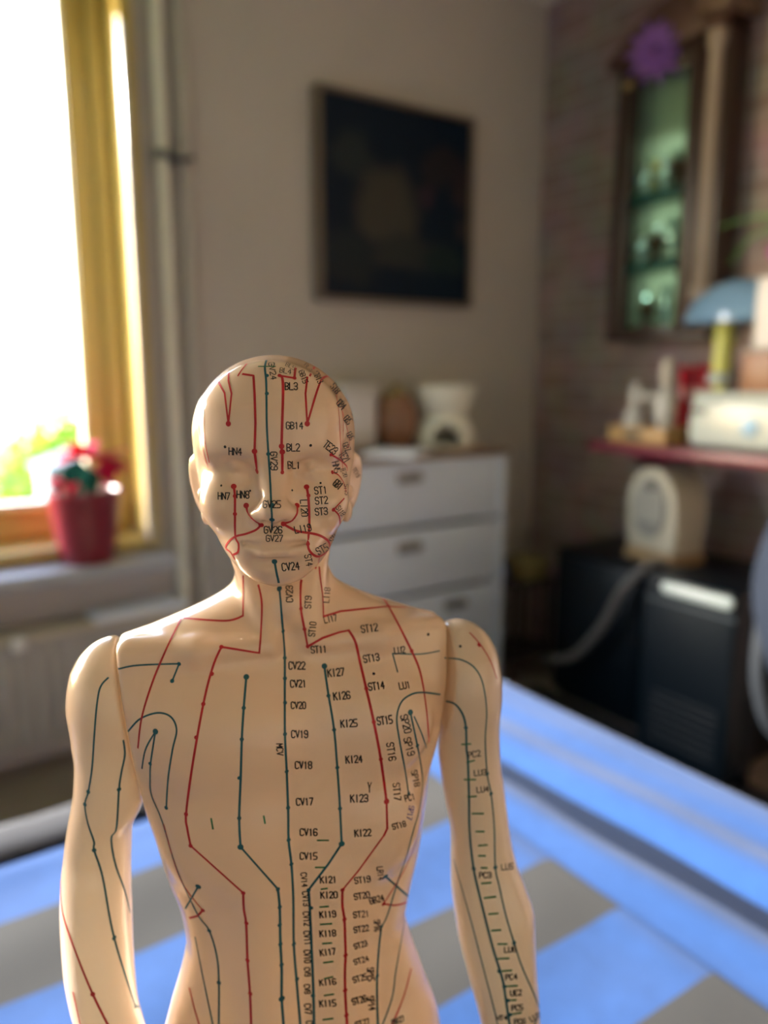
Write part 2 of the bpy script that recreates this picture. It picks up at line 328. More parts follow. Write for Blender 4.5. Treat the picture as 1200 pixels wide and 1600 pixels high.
# ---------------------------------------------------------------- picture
def painting():
    m = bpy.data.materials.new('dark_painting'); m.use_nodes = True
    n = m.node_tree.nodes; l = m.node_tree.links; p = n['Principled BSDF']; p.inputs['Roughness'].default_value = 0.45; p.inputs['Specular IOR Level'].default_value = 0.2
    tc = n.new('ShaderNodeTexCoord')
    nz = n.new('ShaderNodeTexNoise'); nz.inputs['Scale'].default_value = 7; l.new(tc.outputs['Object'], nz.inputs['Vector'])
    add = n.new('ShaderNodeVectorMath'); add.operation = 'MULTIPLY_ADD'; add.inputs[1].default_value = (.14, .14, .14)
    l.new(nz.outputs['Color'], add.inputs[0]); l.new(tc.outputs['Object'], add.inputs[2])
    col = None; base = (0.003, 0.011, 0.026, 1)
    spots = [((-.06, -.03, -.02), (.17, .17), (.058, .054, .046)), ((-.0, -.03, -.17), (.22, .09), (.03, .034, .036)), ((-.2, -.03, .16), (.1, .1), (.02, .03, .036)), ((.2, -.03, .16), (.11, .08), (.02, .018, .024)), ((.32, -.03, .08), (.07, .10), (.03, .022, .028)),
             ((.14, -.03, .05), (.05, .06), (.035, .022, .036)), ((.31, -.03, -.06), (.05, .05), (.034, .03, .034)), ((.2, -.03, -.18), (.12, .06), (.012, .024, .028)), ((-.24, -.03, -.2), (.16, .12), (.014, .022, .03))]
    last = None
    for c, r, k in spots:
        mp = n.new('ShaderNodeMapping'); mp.vector_type = 'POINT'
        mp.inputs['Location'].default_value = (-(c[0]+.07)/r[0], 0, -(c[2]+.07)/r[1]); mp.inputs['Scale'].default_value = (1/r[0], 0, 1/r[1])
        l.new(add.outputs[0], mp.inputs['Vector'])
        ln_ = n.new('ShaderNodeVectorMath'); ln_.operation = 'LENGTH'; l.new(mp.outputs['Vector'], ln_.inputs[0])
        mr = n.new('ShaderNodeMapRange'); mr.interpolation_type = 'SMOOTHSTEP'; mr.inputs['From Min'].default_value = 1.15; mr.inputs['From Max'].default_value = 0.55
        l.new(ln_.outputs['Value'], mr.inputs['Value'])
        mx = n.new('ShaderNodeMix'); mx.data_type = 'RGBA'; mx.inputs['B'].default_value = (*k, 1)
        if last is None: mx.inputs['A'].default_value = base
        else: l.new(last, mx.inputs['A'])
        l.new(mr.outputs[0], mx.inputs['Factor']); last = mx.outputs['Result']
    l.new(last, p.inputs['Base Color'])
    return m
PCX, PCZ, PW, PH = 1.762, 1.860, .355, .361
t = empty('framed_picture', (PCX, Y1, PCZ), 0, 'dark blue painting of pale vague shapes in a thin frame, hung on the beige wall', 'picture')
obj('canvas', box(B(), -PW+.012, PW-.012, -.045, -.004, -PH+.012, PH-.012, .002), painting(), t)
FRM = mat('bronze_frame', (0.17, 0.13, 0.10), 0.35)
for nm, b_ in (('frame_side', (-PW, -PW+.016, -PH, PH)), ('frame_side', (PW-.016, PW, -PH, PH)), ('frame_rail', (-PW+.016, PW-.016, PH-.016, PH)), ('frame_rail', (-PW+.016, PW-.016, -PH, -PH+.016))):
    obj(nm, box(B(), b_[0], b_[1], -.06, 0, b_[2], b_[3], .003), FRM, t, 40)

# ---------------------------------------------------------------- dresser and the things on it
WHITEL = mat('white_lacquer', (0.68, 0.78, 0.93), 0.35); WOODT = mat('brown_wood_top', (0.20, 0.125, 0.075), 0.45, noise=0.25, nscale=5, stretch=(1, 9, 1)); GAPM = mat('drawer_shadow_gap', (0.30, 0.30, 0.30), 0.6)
STEEL = mat('brushed_steel', (.32, .32, .32), .4, .8)
DX0, DX1, DY0, DY1, DZ = 1.09, 1.985, 2.12, 2.535, 0.962
t = empty('dresser', ((DX0+DX1)/2, DY0, 0), 0, 'white chest of drawers with a brown wooden top against the beige wall', 'dresser')
bm = B(); box(bm, DX0, DX0+.025, DY0, DY1, 0, DZ-.02, .002); box(bm, DX1-.03, DX1, DY0, DY1, 0, DZ-.02, .002); box(bm, DX0+.025, DX1-.03, DY1-.015, DY1, .05, DZ-.02); box(bm, DX0+.025, DX1-.03, DY0+.03, DY1-.015, .05, .07)
local(obj('carcass', bm, WHITEL, t, 40), t)
local(obj('top_board', box(B(), DX0-.005, DX1+.005, DY0-.01, DY1, DZ-.02, DZ, .003), WOODT, t, 40), t)
zt = DZ - .022
for k, hh in enumerate((.228, .228, .228, .185)):
    d = local(obj('drawer', box(B(), DX0+.028, DX1-.033, DY0+.002, DY0+.022, zt-hh, zt, .003), WHITEL, t, 40), t)
    bm = B(); box(bm, DX0+.032, DX1-.037, DY0+.022, DY1-.03, zt-hh+.01, zt-.02); obj('drawer_box', bm, GAPM, d)
    for hx in ((1.537,) if k < 2 else (1.325, 1.75)):
        bm = B(); tube(bm, [(hx-.042, DY0-.018, zt-.055), (hx+.042, DY0-.018, zt-.055)], .006, 12)
        for s_ in (-.036, .036): tube(bm, [(hx+s_, DY0-.018, zt-.055), (hx+s_, DY0+.003, zt-.055)], .005, 10)
        box(bm, hx-.05, hx+.05, DY0-.001, DY0+.003, zt-.075, zt-.037, .001); obj('handle', bm, STEEL, d, 40)
    zt -= hh + .016
CER = mat('cream_ceramic', (0.88, 0.86, 0.76), 0.25)
t = empty('oil_burner', (1.845, 2.31, DZ), math.radians(-38), 'cream ceramic oil burner with an arched opening and a bowl on top, on the dresser', 'oil burner')
bm = B(); n_ = 48; zs = [(0, .108), (.012, .112), (.05, .108), (.09, .092), (.118, .072)]
# hollow body with an arched mouth cut at its front
hole = lambda a, z: abs(a) < .52*math.sqrt(max(0, 1 - (max(z - .03, 0)/.062)**2)) and .016 < z < .092
rows_ = []; NZ = 24
for i in range(NZ + 1):
    z = .118*i/NZ; r_ = float(np.interp(z, [q[0] for q in zs], [q[1] for q in zs])); rows_.append([(r_, z)]*1)
grid_o = [[bm.verts.new((rows_[i][0][0]*math.sin(-math.pi + 2*math.pi*k/96), -rows_[i][0][0]*math.cos(-math.pi + 2*math.pi*k/96), rows_[i][0][1])) for k in range(96)] for i in range(NZ+1)]
for i in range(NZ):
    for k in range(96):
        a = -math.pi + 2*math.pi*(k+.5)/96
        if not hole(a, .118*(i+.5)/NZ): bm.faces.new((grid_o[i][k], grid_o[i][(k+1) % 96], grid_o[i+1][(k+1) % 96], grid_o[i+1][k]))
solid(bm, .008)
for v in [v for v in bm.verts if not v.link_faces]: bm.verts.remove(v)
obj('body', bm, CER, t, 45)
obj('bowl', lathe(B(), [(0, .118), (.070, .118), (.074, .124), (.096, .165), (.112, .205), (.115, .228), (.113, .231), (.108, .228), (.104, .20), (.07, .15), (0, .14)], n=48), CER, t, 40)
bm = B(); lathe(bm, [(0, .002), (.022, .002), (.022, .018), (0, .018)], n=24); obj('tealight', bm, mat('tealight_metal', (.1, .1, .1), .4, .8), t, 40)
t = empty('round_pot', (1.69, 2.425, DZ), 0, 'round brown pot with a shiny rim on the dresser, left of the oil burner', 'pot')
BRN = mat('brown_glaze', (0.30, 0.15, 0.09), 0.18, noise=0.3, nscale=12)
obj('body', lathe(B(), [(0, 0), (.058, 0), (.064, .008), (.083, .055), (.088, .10), (.080, .145), (.062, .175), (.060, .19), (.054, .19), (.05, .17), (0, .16)], n=40), BRN, t, 40)
obj('lid', lathe(B(), [(0, .178), (.056, .186), (.058, .195), (.05, .203), (.02, .212), (.014, .222), (.016, .232), (.0, .238)], n=32), mat('brass_lid', (.55, .42, .16), .25, .9), t, 40)
t = empty('white_canister', (1.503, 2.445, DZ), math.radians(10), 'tall white canister on the dresser, half hidden behind the figure', 'canister')
obj('body', box(B(), -.085, .085, -.06, .06, 0, .20, .02, 3), mat('white_tin', (.80, .78, .80), .4), t, 40)
obj('lid', box(B(), -.088, .088, -.063, .063, .2, .238, .012, 3), mat('white_tin_lid', (.70, .68, .66), .35), t, 40)
t = empty('booklet', (1.53, 2.18, DZ), math.radians(36), 'white open booklet lying across the dresser edge', 'booklet')
for s_ in (-1, 1):
    bm = B(); N_ = 8; up_, lo_ = [], []
    for i in range(N_ + 1):
        u = i/N_; zz = .004 + .010*math.sin(math.pi*min(1, u*1.3))*(1-u*.6)
        up_.append([bm.verts.new((s_*.125*u, y, zz + .003)) for y in (-.09, .09)]); lo_.append([bm.verts.new((s_*.125*u, y, .0005)) for y in (-.09, .09)])
    for i in range(N_):
        bm.faces.new((up_[i][0], up_[i+1][0], up_[i+1][1], up_[i][1])); bm.faces.new((lo_[i][0], lo_[i][1], lo_[i+1][1], lo_[i+1][0]))
        for j in (0, 1): bm.faces.new((up_[i][j], lo_[i][j], lo_[i+1][j], up_[i+1][j]))
    bm.faces.new((up_[N_][0], lo_[N_][0], lo_[N_][1], up_[N_][1])); bm.faces.new((up_[0][0], up_[0][1], lo_[0][1], lo_[0][0]))
    obj('page_block', bm, PAPER, t, 40)
FLOOR_SHADE = mat('floor_shade_blue', (.012, .014, .022), .95, bump=.6, bscale=300)  # near-black slab laid in for the shade on this part of the floor
tag(obj('floor_shade', box(B(), .98, 2.122, -.6, 2.06, 0, .012, .004), FLOOR_SHADE, None, 40), 'added dark slab standing in for shade on the floor between the treatment table and the black cabinet', 'floor_shade')
# ---------------------------------------------------------------- treatment table, sheet, towel
TX0, TX1, TY0, TY1, TZ = -.98, .925, .06, .985, .687
VINB = mat('dark_blue_upholstery', (.02, .03, .06), .5); BEECH = mat('beech_wood', (.42, .26, .13), .45, noise=.15, nscale=6, stretch=(1, 8, 1))
t = empty('massage_table', (0, .5, 0), 0, 'treatment table under the blue sheet that carries the figure', 'table')
local(obj('padded_top', box(B(), TX0, TX1, TY0, TY1, .60, TZ, .025, 3), VINB, t, 40), t)
local(obj('frame', box(B(), TX0+.03, TX1-.03, TY0+.04, TY1-.04, .54, .60, .004), BEECH, t, 40), t)
for lx in (TX0+.10, TX1-.14):
    for ly in (TY0+.08, TY1-.12): local(obj('leg', box(B(), lx, lx+.045, ly, ly+.045, 0, .54, .004), BEECH, t, 40), t)
def cloth_mat(name, col, col2=None, bands=(), rough=.9, bump=.3, bscale=350, noise=.14):
    m = mat(name, col, rough, spec=.2, noise=noise, nscale=45, bump=bump, bscale=bscale, bdist=0.0012)
    n = m.node_tree.nodes; l = m.node_tree.links; p = n['Principled BSDF']; p.inputs['Sheen Weight'].default_value = 0.1
    if col2:                                   # woven stripes across the cloth
        src = p.inputs['Base Color'].links[0].from_socket
        sp = n.new('ShaderNodeSeparateXYZ'); l.new(n['Texture Coordinate'].outputs['Object'], sp.inputs[0])
        cr = n.new('ShaderNodeValToRGB'); cr.color_ramp.interpolation = 'CONSTANT'; el = cr.color_ramp.elements
        el[0].position = 0; el[0].color = (bands[0][1],)*3 + (1,); el[1].position = bands[1][0]; el[1].color = (bands[1][1],)*3 + (1,)
        for pos, v in bands[2:]: e = el.new(pos); e.color = (v, v, v, 1)
        l.new(sp.outputs['Y'], cr.inputs['Fac'])
        mx = n.new('ShaderNodeMix'); mx.data_type = 'RGBA'; mx.inputs['B'].default_value = (*col2, 1)
        l.new(cr.outputs['Color'], mx.inputs['Factor']); l.new(src, mx.inputs['A']); l.new(mx.outputs['Result'], p.inputs['Base Color'])
    return m
BLUE = (0.0185, 0.065, 0.21)
def fold(x, y):
    """gentle lengthwise rolls near the sheet's right-hand edge"""
    def g(c, w_): return math.exp(-((x - c - .05*(.5 - y))/w_)**2)
    return -.011*g(.712, .034) + .008*g(.655, .03) + .010*g(.772, .036) - .003*g(.825, .02) + .003*g(.86, .02) + .0015*math.sin(31*x + 9*y)*math.sin(17*y - 6*x)
bm = B(); NX, NY = 150, 60
xs = [TX0 - .004] + [TX0 + (TX1 - TX0)*i/NX for i in range(NX + 1)] + [TX1 + .004]; ys = [TY0 - .004] + [TY0 + (TY1 - TY0)*j/NY for j in range(NY + 1)] + [TY1 + .004]
gv = []
for i, x in enumerate(xs):
    col = []
    for j, y in enumerate(ys):
        ei, ej = min(x - TX0, TX1 - x), min(y - TY0, TY1 - y); e_ = min(ei, ej)
        z = TZ + .006 + (fold(x, y) if x > .6 else 0)*min(1, max(0, ei/.05)) - .020*max(0, 1 - max(e_, 0)/.02)**2
        if i in (0, len(xs)-1) or j in (0, len(ys)-1): z = .60 - .03*math.sin(7*x + 5*y)**2
        col.append(bm.verts.new((x, y, z)))
    gv.append(col)
for i in range(len(xs)-1):
    for j in range(len(ys)-1): bm.faces.new((gv[i][j], gv[i+1][j], gv[i+1][j+1], gv[i][j+1]))
tag(obj('sheet', bm, cloth_mat('blue_sheet', BLUE), None, 70), 'light blue sheet covering the treatment table, with long folds on its right side', 'sheet')
TOWZ = TZ + .008
bm = B(); NX, NY = 90, 60; rnd = random.Random(7)
tw = cloth_mat('striped_towel', BLUE, (.033, .0325, .032), [(0, 1), (.125, 0), (.235, 1), (.340, 0), (.448, 1), (.546, 0), (.664, 1), (.777, 0)], bump=.3, bscale=260, noise=.2)
gv = []
for i in range(NX + 1):
    x = -.75 + 1.349*i/NX; col = []
    for j in range(NY + 1):
        y = .075 + .805*j/NY
        e_ = min(i, NX - i, j, NY - j)
        r2 = (x - .125)**2 + (y - .225)**2
        z = TOWZ + (.005 if e_ > 0 else .0015) + (.0016*math.sin(23*x + 11*y) + .0014*math.sin(37*y - 8*x))*min(1, e_/3)*min(1, max(0, (r2 - .012)/.03))
        col.append(bm.verts.new((x, y, z)))
    gv.append(col)
for i in range(NX):
    for j in range(NY): bm.faces.new((gv[i][j], gv[i+1][j], gv[i+1][j+1], gv[i][j+1]))
solid(bm, .0025)
tag(obj('towel', bm, tw, None, 60), 'blue towel with broad grey stripes spread on the sheet under the figure', 'towel')
bm = B(); N_ = 40
pr = [(.892, .001), (.889, .006), (.897, .011), (.915, .0125), (.940, .0125), (.960, .010), (.966, .005), (.962, .001)]
rings = [[bm.verts.new((-.75 + 1.3*i/N_, y + .003*math.sin(i*.9), TOWZ - .002 + z*(1 + .10*math.sin(i*1.3)))) for y, z in pr] for i in range(N_ + 1)]
for a, b in zip(rings, rings[1:]):
    for k in range(len(pr)): bm.faces.new((a[k], a[(k+1) % len(pr)], b[(k+1) % len(pr)], b[k]))
bm.faces.new(rings[0]); bm.faces.new(rings[-1][::-1])
tag(obj('folded_cloth', bm, cloth_mat('grey_cloth', (.03, .03, .036), bscale=200), None, 60), 'grey folded cloth lying along the far edge of the table beyond the towel', 'cloth')

# ---------------------------------------------------------------- glass-fronted wall cabinet
DARKW = mat('dark_brown_wood', (.045, .026, .020), .35, noise=.3, nscale=5, stretch=(4, 4, .4)); REDW = mat('red_brown_wood', (.09, .04, .032), .4, noise=.25, nscale=5, stretch=(4, 4, .4))
SAGE = mat('sage_lining', (.60, .64, .46), .5); TEALW = mat('teal_shelf_board', (.05, .14, .13), .4); COLM = mat('brown_grey_column', (.36, .29, .24), .25)
CXF, CY0, CY1, CZ0, CZ1 = 2.42, 1.615, 2.055, 1.375, 2.36
t = empty('display_cabinet', (2.55, 1.85, CZ0), 0, 'dark wooden wall cabinet with a glass door showing shelves of glass ornaments', 'cabinet')
P = lambda nm, bm, m, sm=40: local(obj(nm, bm, m, t, sm), t)
P('back_panel', box(B(), 2.535, 2.55, CY0+.018, CY1-.018, CZ0, CZ1), SAGE)
P('side_panel', box(B(), CXF+.02, 2.55, CY0, CY0+.016, CZ0, CZ1, .002), DARKW); P('side_panel', box(B(), CXF+.02, 2.55, CY1-.016, CY1, CZ0, CZ1, .002), REDW)
P('base_board', box(B(), CXF-.002, 2.535, CY0, CY1, CZ0-.02, CZ0, .004), DARKW); P('top_board', box(B(), CXF, 2.535, CY0, CY1, CZ1-.02, CZ1, .002), DARKW)
SHZ = (1.405, 1.640, 1.885)
for z in SHZ: P('shelf', box(B(), CXF+.03, 2.535, CY0+.016, CY1-.016, z-.026, z, .002), TEALW)
d = P('door', None or (lambda bm: (box(bm, CXF, CXF+.02, 1.985, 2.05, CZ0, CZ1-.02, .004), box(bm, CXF, CXF+.02, 1.70, 1.752, CZ0, CZ1-.02, .004), box(bm, CXF, CXF+.02, 1.752, 1.985, CZ0, CZ0+.03, .004), box(bm, CXF, CXF+.02, 1.752, 1.985, 2.26, CZ1-.02, .004), bm)[-1])(B()), DARKW)
obj('glass_pane', box(B(), CXF+.008, CXF+.012, 1.75, 1.988, CZ0+.025, 2.265), pane_glass('green_glass', (.84, .95, .92)), d)
P('front_stile', box(B(), CXF+.006, CXF+.02, CY0+.001, 1.699, CZ0, CZ1-.02, .002), DARKW)
P('corner_column', lathe(B(), [(0, 1.49), (.034, 1.49), (.034, 1.52), (.024, 1.535), (.022, 1.7), (.024, 2.1), (.022, 2.27), (.03, 2.285), (.034, 2.30), (.034, 2.33), (0, 2.33)], (CXF+.004, 1.655, 0), 24), COLM)
P('column_block', box(B(), CXF-.03, CXF+.03, 1.62, 1.69, 1.43, 1.49, .006), REDW); P('column_block', box(B(), CXF-.03, CXF+.03, 1.62, 1.69, 2.33, 2.37, .006), REDW)
bm = B(); Mx = Matrix(((0, 0, 1, 0), (1, 0, 0, 0), (0, 1, 0, 0), (0, 0, 0, 1)))
prism(bm, [(2.085, 2.33), (2.085, 2.36), (1.98, 2.43), (1.88, 2.48), (1.78, 2.50), (1.60, 2.52), (1.60, 2.36), (1.75, 2.33)], CXF-.025, CXF+.02, Mx, 0, .004); P('pediment', bm, REDW)
bm = B(); box(bm, CXF-.06, 2.55, 1.575, 1.705, 2.375, 2.43, .008); box(bm, CXF-.075, 2.55, 1.555, 1.72, 2.43, 2.50, .01); P('crown_moulding', bm, mat('brown_moulding', (.16, .10, .07), .35))
P('hinge', box(B(), CXF-.006, CXF+.004, 1.985, 2.02, 2.25, 2.275, .002), mat('brass', (.5, .38, .2), .3, .9))
for z in SHZ:                              # fill lights added to brighten the interior, under the board above each shelf
    ld = bpy.data.lights.new('cabinet_fill', 'AREA'); ld.shape = 'RECTANGLE'; ld.size = .20; ld.size_y = .006; ld.energy = .02; ld.color = (.88, 1, .84)
    lo = bpy.data.objects.new('cabinet_fill', ld); C.objects.link(lo); lo.location = (CXF+.034, 1.868, z+.19)
    lo.rotation_euler = Matrix(((0, -.9, -.436), (1, 0, 0), (0, -.436, .9))).to_euler()
# small glass ornaments behind the door, each its own thing
CRY = mat('clear_crystal', (.86, .95, .92), .04, 1.0); GOLD = mat('gold_glass', (.55, .40, .12), .12, .6); AMB = mat('amber_figure', (.10, .04, .018), .3)
orn = [  # y, shelf, kind, label
 (1.945, 2, 0, 'clear crystal ornament at the left of the top cabinet shelf'), (1.905, 2, 1, 'gilt glass ornament on the top cabinet shelf behind the crystal pieces'), (1.865, 2, 0, 'clear crystal ornament in the middle of the top cabinet shelf'), (1.815, 2, 2, 'amber ornament with a bright knob at the right of the top cabinet shelf'),
 (1.945, 1, 0, 'clear crystal ornament at the left of the middle cabinet shelf'), (1.885, 1, 2, 'amber ornament in the middle of the middle cabinet shelf'), (1.815, 1, 0, 'tall clear crystal ornament at the right of the middle cabinet shelf'),
 (1.905, 0, 2, 'amber ornament at the left of the bottom cabinet shelf'), (1.825, 0, 0, 'tall clear crystal ornament at the right of the bottom cabinet shelf')]
for y, sh, k, lb in orn:
    hh = (.095, .085, .11)[k]*(1.35 if 'tall' in lb else 1)
    r_ = empty('glass_ornament', (2.475, y, SHZ[sh]), 0, lb, 'ornament', 'ornaments in the wall cabinet')
    m_ = (CRY, GOLD, AMB)[k]
    q_ = 1.55 if k == 2 else 1.0
    obj('body', lathe(B(), [(0, 0), (.022*q_, 0), (.024*q_, .006), (.010*q_, .018), (.014*q_, hh*.45), (.022*q_, hh*.62), (.018*q_, hh*.8), (.009, hh*.88), (0, hh*.88)], n=20), m_, r_, 40)
    obj('bead', blob(B(), (-.014, .016, hh*.55), (.016, .016, .016), 9, 6, Matrix.Rotation(y*40, 4, 'Z')), CRY, r_)
    obj('knob', blob(B(), (0, 0, hh), (.021, .021, .021), 10, 7, Matrix.Rotation(y*90, 4, 'Z')), CRY if k != 1 else GOLD, r_)
PETAL = mat('purple_petal', (.26, .11, .48), .55)
t = empty('purple_flower', (CXF-.030, 1.862, 2.327), math.radians(28), 'purple artificial flower fixed to the top of the wall cabinet', 'flower')
for ringi, (n_, L_, W_, el) in enumerate(((11, .106, .030, 84), (10, .082, .026, 64), (7, .05, .022, 44))):
    for k in range(n_):
        a = 2*math.pi*(k + .5*ringi)/n_
        M_ = Matrix.Rotation(math.radians(-90), 4, 'Y') @ Matrix.Rotation(a, 4, 'Z') @ Matrix.Rotation(math.radians(90 - el), 4, 'X') @ Matrix.Translation((0, .008, .006*ringi))
        obj('petal', leaf_bm(L_, W_, .12, .2, 6, M_), PETAL, t, 60)
obj('heart', blob(B(), (-.022, 0, 0), (.012, .017, .017), 14, 10), mat('dark_purple', (.05, .015, .12), .6), t, 60)
obj('stem', tube(B(), [(.024, 0, -.0), (-.015, 0, 0)], .005, 8), stem_m, t, 50)

# ---------------------------------------------------------------- red wall shelf and what stands on it
REDSH = mat('dark_red_shelf', (.16, .022, .042), .3)
t = empty('wall_shelf', (2.55, 1.4, .95), 0, 'dark red shelf fixed to the brick wall under the cabinet', 'shelf')
local(obj('board', box(B(), 2.17, 2.55, .80, 1.90, .962, .996, .004), REDSH, t, 40), t)
for y in (1.80, .95):
    bm = B(); prism(bm, [(2.55, .962), (2.30, .962), (2.30, .945), (2.52, .83), (2.55, .83)], y, y+.02, Matrix(((1, 0, 0, 0), (0, 0, 1, 0), (0, 1, 0, 0), (0, 0, 0, 1)))); local(obj('bracket', bm, REDSH, t), t)
SZ = .996
TRAY = mat('honey_wood', (.52, .32, .13), .5, noise=.2, nscale=6, stretch=(1, 6, 1))
t = empty('wooden_tray', (2.31, 1.762, SZ), 0, 'honey coloured low wooden tray at the left end of the red shelf', 'tray')
bm = B(); box(bm, -.075, .075, -.145, .085, 0, .012, .002); obj('bottom', bm, TRAY, t, 40)
for b_ in ((-.085, -.073, -.15, .09), (.073, .085, -.15, .09)): obj('side', box(B(), *b_, 0, .058, .003), TRAY, t, 40)
for b_ in ((-.073, .073, -.15, -.138), (-.073, .073, .078, .09)): obj('end', box(B(), *b_, 0, .058, .003), TRAY, t, 40)
obj('label_plate', box(B(), -.0868, -.085, -.05, .02, .016, .040), mat('dark_plate', (.06, .06, .05), .5), t)
WPL = mat('white_plastic_bottle', (.66, .64, .60), .35)
t = empty('spray_bottle', (2.32, 1.816, SZ+.0125), math.radians(20), 'white bottle with an angled spout standing in the wooden tray', 'bottle')
obj('body', lathe(B(), [(0, 0), (.034, 0), (.036, .005), (.036, .075), (.028, .095), (.016, .105), (.016, .12), (0, .12)], n=28), WPL, t, 40)
obj('spray_head', (lambda bm: (lathe(bm, [(0, .118), (.02, .118), (.02, .138), (.017, .175), (.012, .195), (0, .198)], n=20), tube(bm, [(0, -.005, .152), (0, -.05, .145), (0, -.095, .138)], [.016, .014, .012], 12), bm)[-1])(B()), WPL, t, 50)
t = empty('white_bottle', (2.32, 1.687, SZ+.0125), 0, 'white bottle with a narrow neck standing beside the red tin', 'bottle')
obj('body', lathe(B(), [(0, 0), (.024, 0), (.026, .01), (.024, .05), (.034, .075), (.038, .11), (.032, .14), (.018, .165), (.016, .19), (0, .19)], n=28), WPL, t, 40)
obj('cap', lathe(B(), [(0, .188), (.021, .188), (.023, .20), (.024, .235), (.02, .275), (0, .282)], n=24), mat('ivory_cap', (.60, .55, .48), .4), t, 40)
RTIN = mat('red_tin', (.50, .014, .035), .3)
t = empty('red_tin', (2.472, 1.665, SZ), 0, 'red tin with a pale band standing on the red shelf beside the white appliance', 'tin')
obj('body', lathe(B(), [(0, 0), (.066, 0), (.068, .004), (.068, .235), (0, .235)], n=40), RTIN, t, 40)
obj('band', lathe(B(), [(.0685, .15), (.0695, .152), (.0695, .19), (.0685, .192)], n=40), mat('pale_pink_band', (.6, .25, .25), .5), t, 40)
obj('lid', lathe(B(), [(0, .235), (.071, .235), (.071, .255), (.066, .266), (0, .268)], n=40), RTIN, t, 40)
APW = mat('pale_appliance_plastic', (.42, .47, .45), .3)
t = empty('tabletop_appliance', (2.232, 1.36, SZ), 0, 'white rounded appliance with a blue button on the red shelf', 'appliance')
obj('housing', box(B(), -.06, .06, -.20, .14, .012, .172, .03, 4), APW, t, 40)
obj('top_lid', box(B(), -.052, .052, -.185, .13, .166, .186, .01, 3), APW, t, 40)
obj('display_slot', box(B(), -.0625, -.058, .072, .128, .118, .136, .003), mat('black_display', (.01, .015, .015), .2), t, 40)
bm = B(); lathe(bm, [(0, -.012), (.026, -.012), (.028, -.006), (.028, .002), (.022, .008), (0, .01)], n=24, M=Matrix.Translation((-.06, -.075, .085)) @ Matrix.Rotation(math.radians(-90), 4, 'Y')); obj('button', bm, mat('blue_button', (.16, .36, .58), .3), t, 40)
for fx in (-.035, .035):
    for fy in (-.16, .10): obj('foot', lathe(B(), [(0, 0), (.012, 0), (.012, .016), (0, .016)], (fx, fy, 0), 14), mat('rubber_foot', (.03, .03, .03), .7), t, 40)
t = empty('domed_lamp', (2.345, 1.415, SZ+.0005), 0, 'blue glass dome lamp on a lime yellow stem behind the white appliance', 'lamp')
LIME = mat('lime_yellow_stem', (.55, .57, .14), .3); BGL = mat('pale_blue_glass', (.17, .31, .50), .15, trans=.1, coat=.6)
cy = .085
obj('stem', lathe(B(), [(0, 0), (.024, 0), (.024, .24), (.030, .245), (.030, .405), (.026, .412), (0, .412)], (0, cy, 0), 28), LIME, t, 40)
obj('glass_collar', lathe(B(), [(.0245, .205), (.042, .208), (.046, .222), (.042, .240), (.031, .242)], (0, cy, 0), 28), mat('clear_collar', (.75, .85, .85), .08, trans=.5), t, 40)
obj('foot', lathe(B(), [(0, 0), (.042, 0), (.042, .010), (.025, .022), (0, .022)], (0, cy, 0), 28), mat('clear_foot', (.7, .8, .8), .1, trans=.4), t, 40)
obj('shade', lathe(B(), [(.103, .400), (.107, .402), (.104, .428), (.094, .462), (.077, .492), (.055, .517), (.028, .532), (0, .536), (0, .529), (.027, .525), (.055, .510), (.072, .487), (.089, .458), (.099, .425)], (0, 0, 0), 48, Matrix.Translation((0, cy-.05, 0)) @ Matrix.Diagonal((1, 1.82, 1, 1))), BGL, t, 50)
obj('finial', lathe(B(), [(0, .412), (.018, .412), (.018, .45), (.012, .49), (.006, .517), (0, .517)], (0, cy, 0), 16), mat('brass_rod', (.5, .42, .2), .3, .8), t, 40)
t = empty('wooden_box', (2.228, 1.262, SZ+.186), 0, 'brown wooden box standing on the white appliance at the picture edge', 'box')
obj('body', box(B(), -.042, .042, -.055, .075, 0, .118, .004), mat('orange_brown_wood', (.20, .09, .045), .45, noise=.2, nscale=8, stretch=(1, 1, 6)), t, 40)
obj('lid', box(B(), -.044, .044, -.058, .078, .118, .128, .003), mat('grey_lid', (.3, .29, .27), .5), t, 40)
t = empty('white_carton', (2.222, 1.235, SZ+.314), 0, 'white carton standing on the brown wooden box at the picture edge', 'carton')
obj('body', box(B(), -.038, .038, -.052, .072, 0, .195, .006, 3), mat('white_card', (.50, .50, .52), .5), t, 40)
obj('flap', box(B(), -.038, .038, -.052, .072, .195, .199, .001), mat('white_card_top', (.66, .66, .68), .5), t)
# orchid above the carton
t = empty('orchid', (2.43, 1.10, SZ), 0, 'orchid with long green leaves and a pink bloom at the right picture edge', 'plant')
obj('pot', lathe(B(), [(0, 0), (.05, 0), (.055, .01), (.068, .15), (.072, .155), (.066, .158), (.06, .14), (0, .14)], n=32), mat('white_orchid_pot', (.6, .6, .58), .3), t, 40)
obj('stem', tube(B(), catmull([(0, 0, .14), (.0, .02, .35), (-.02, .06, .55), (-.05, .18, .645)], 8), [.007]*25, 10), stem_m, t, 50)
OGR = mat('orchid_leaf_green', (.10, .32, .07), .4)
def strap(P_, W_):
    bm = B(); Q = catmull(P_, 8); N_ = len(Q); rows = []
    for i, q in enumerate(Q):
        tg = (Q[min(i+1, N_-1)] - Q[max(i-1, 0)]).normalized(); sd = tg.cross(Vector((-.3, 0, 1))).normalized(); w_ = W_*.5*min(1, .35 + 2.2*i/N_)*math.sqrt(max(.02, 1 - (i/(N_-1))**3))
        rows.append([bm.verts.new(q + sd*w_*s + Vector((0, 0, abs(s)*w_*.25))) for s in (-1, -.5, 0, .5, 1)])
    for a, b in zip(rows, rows[1:]):
        for k in range(4): bm.faces.new((a[k], a[k+1], b[k+1], b[k]))
    solid(bm, .003)
    return bm
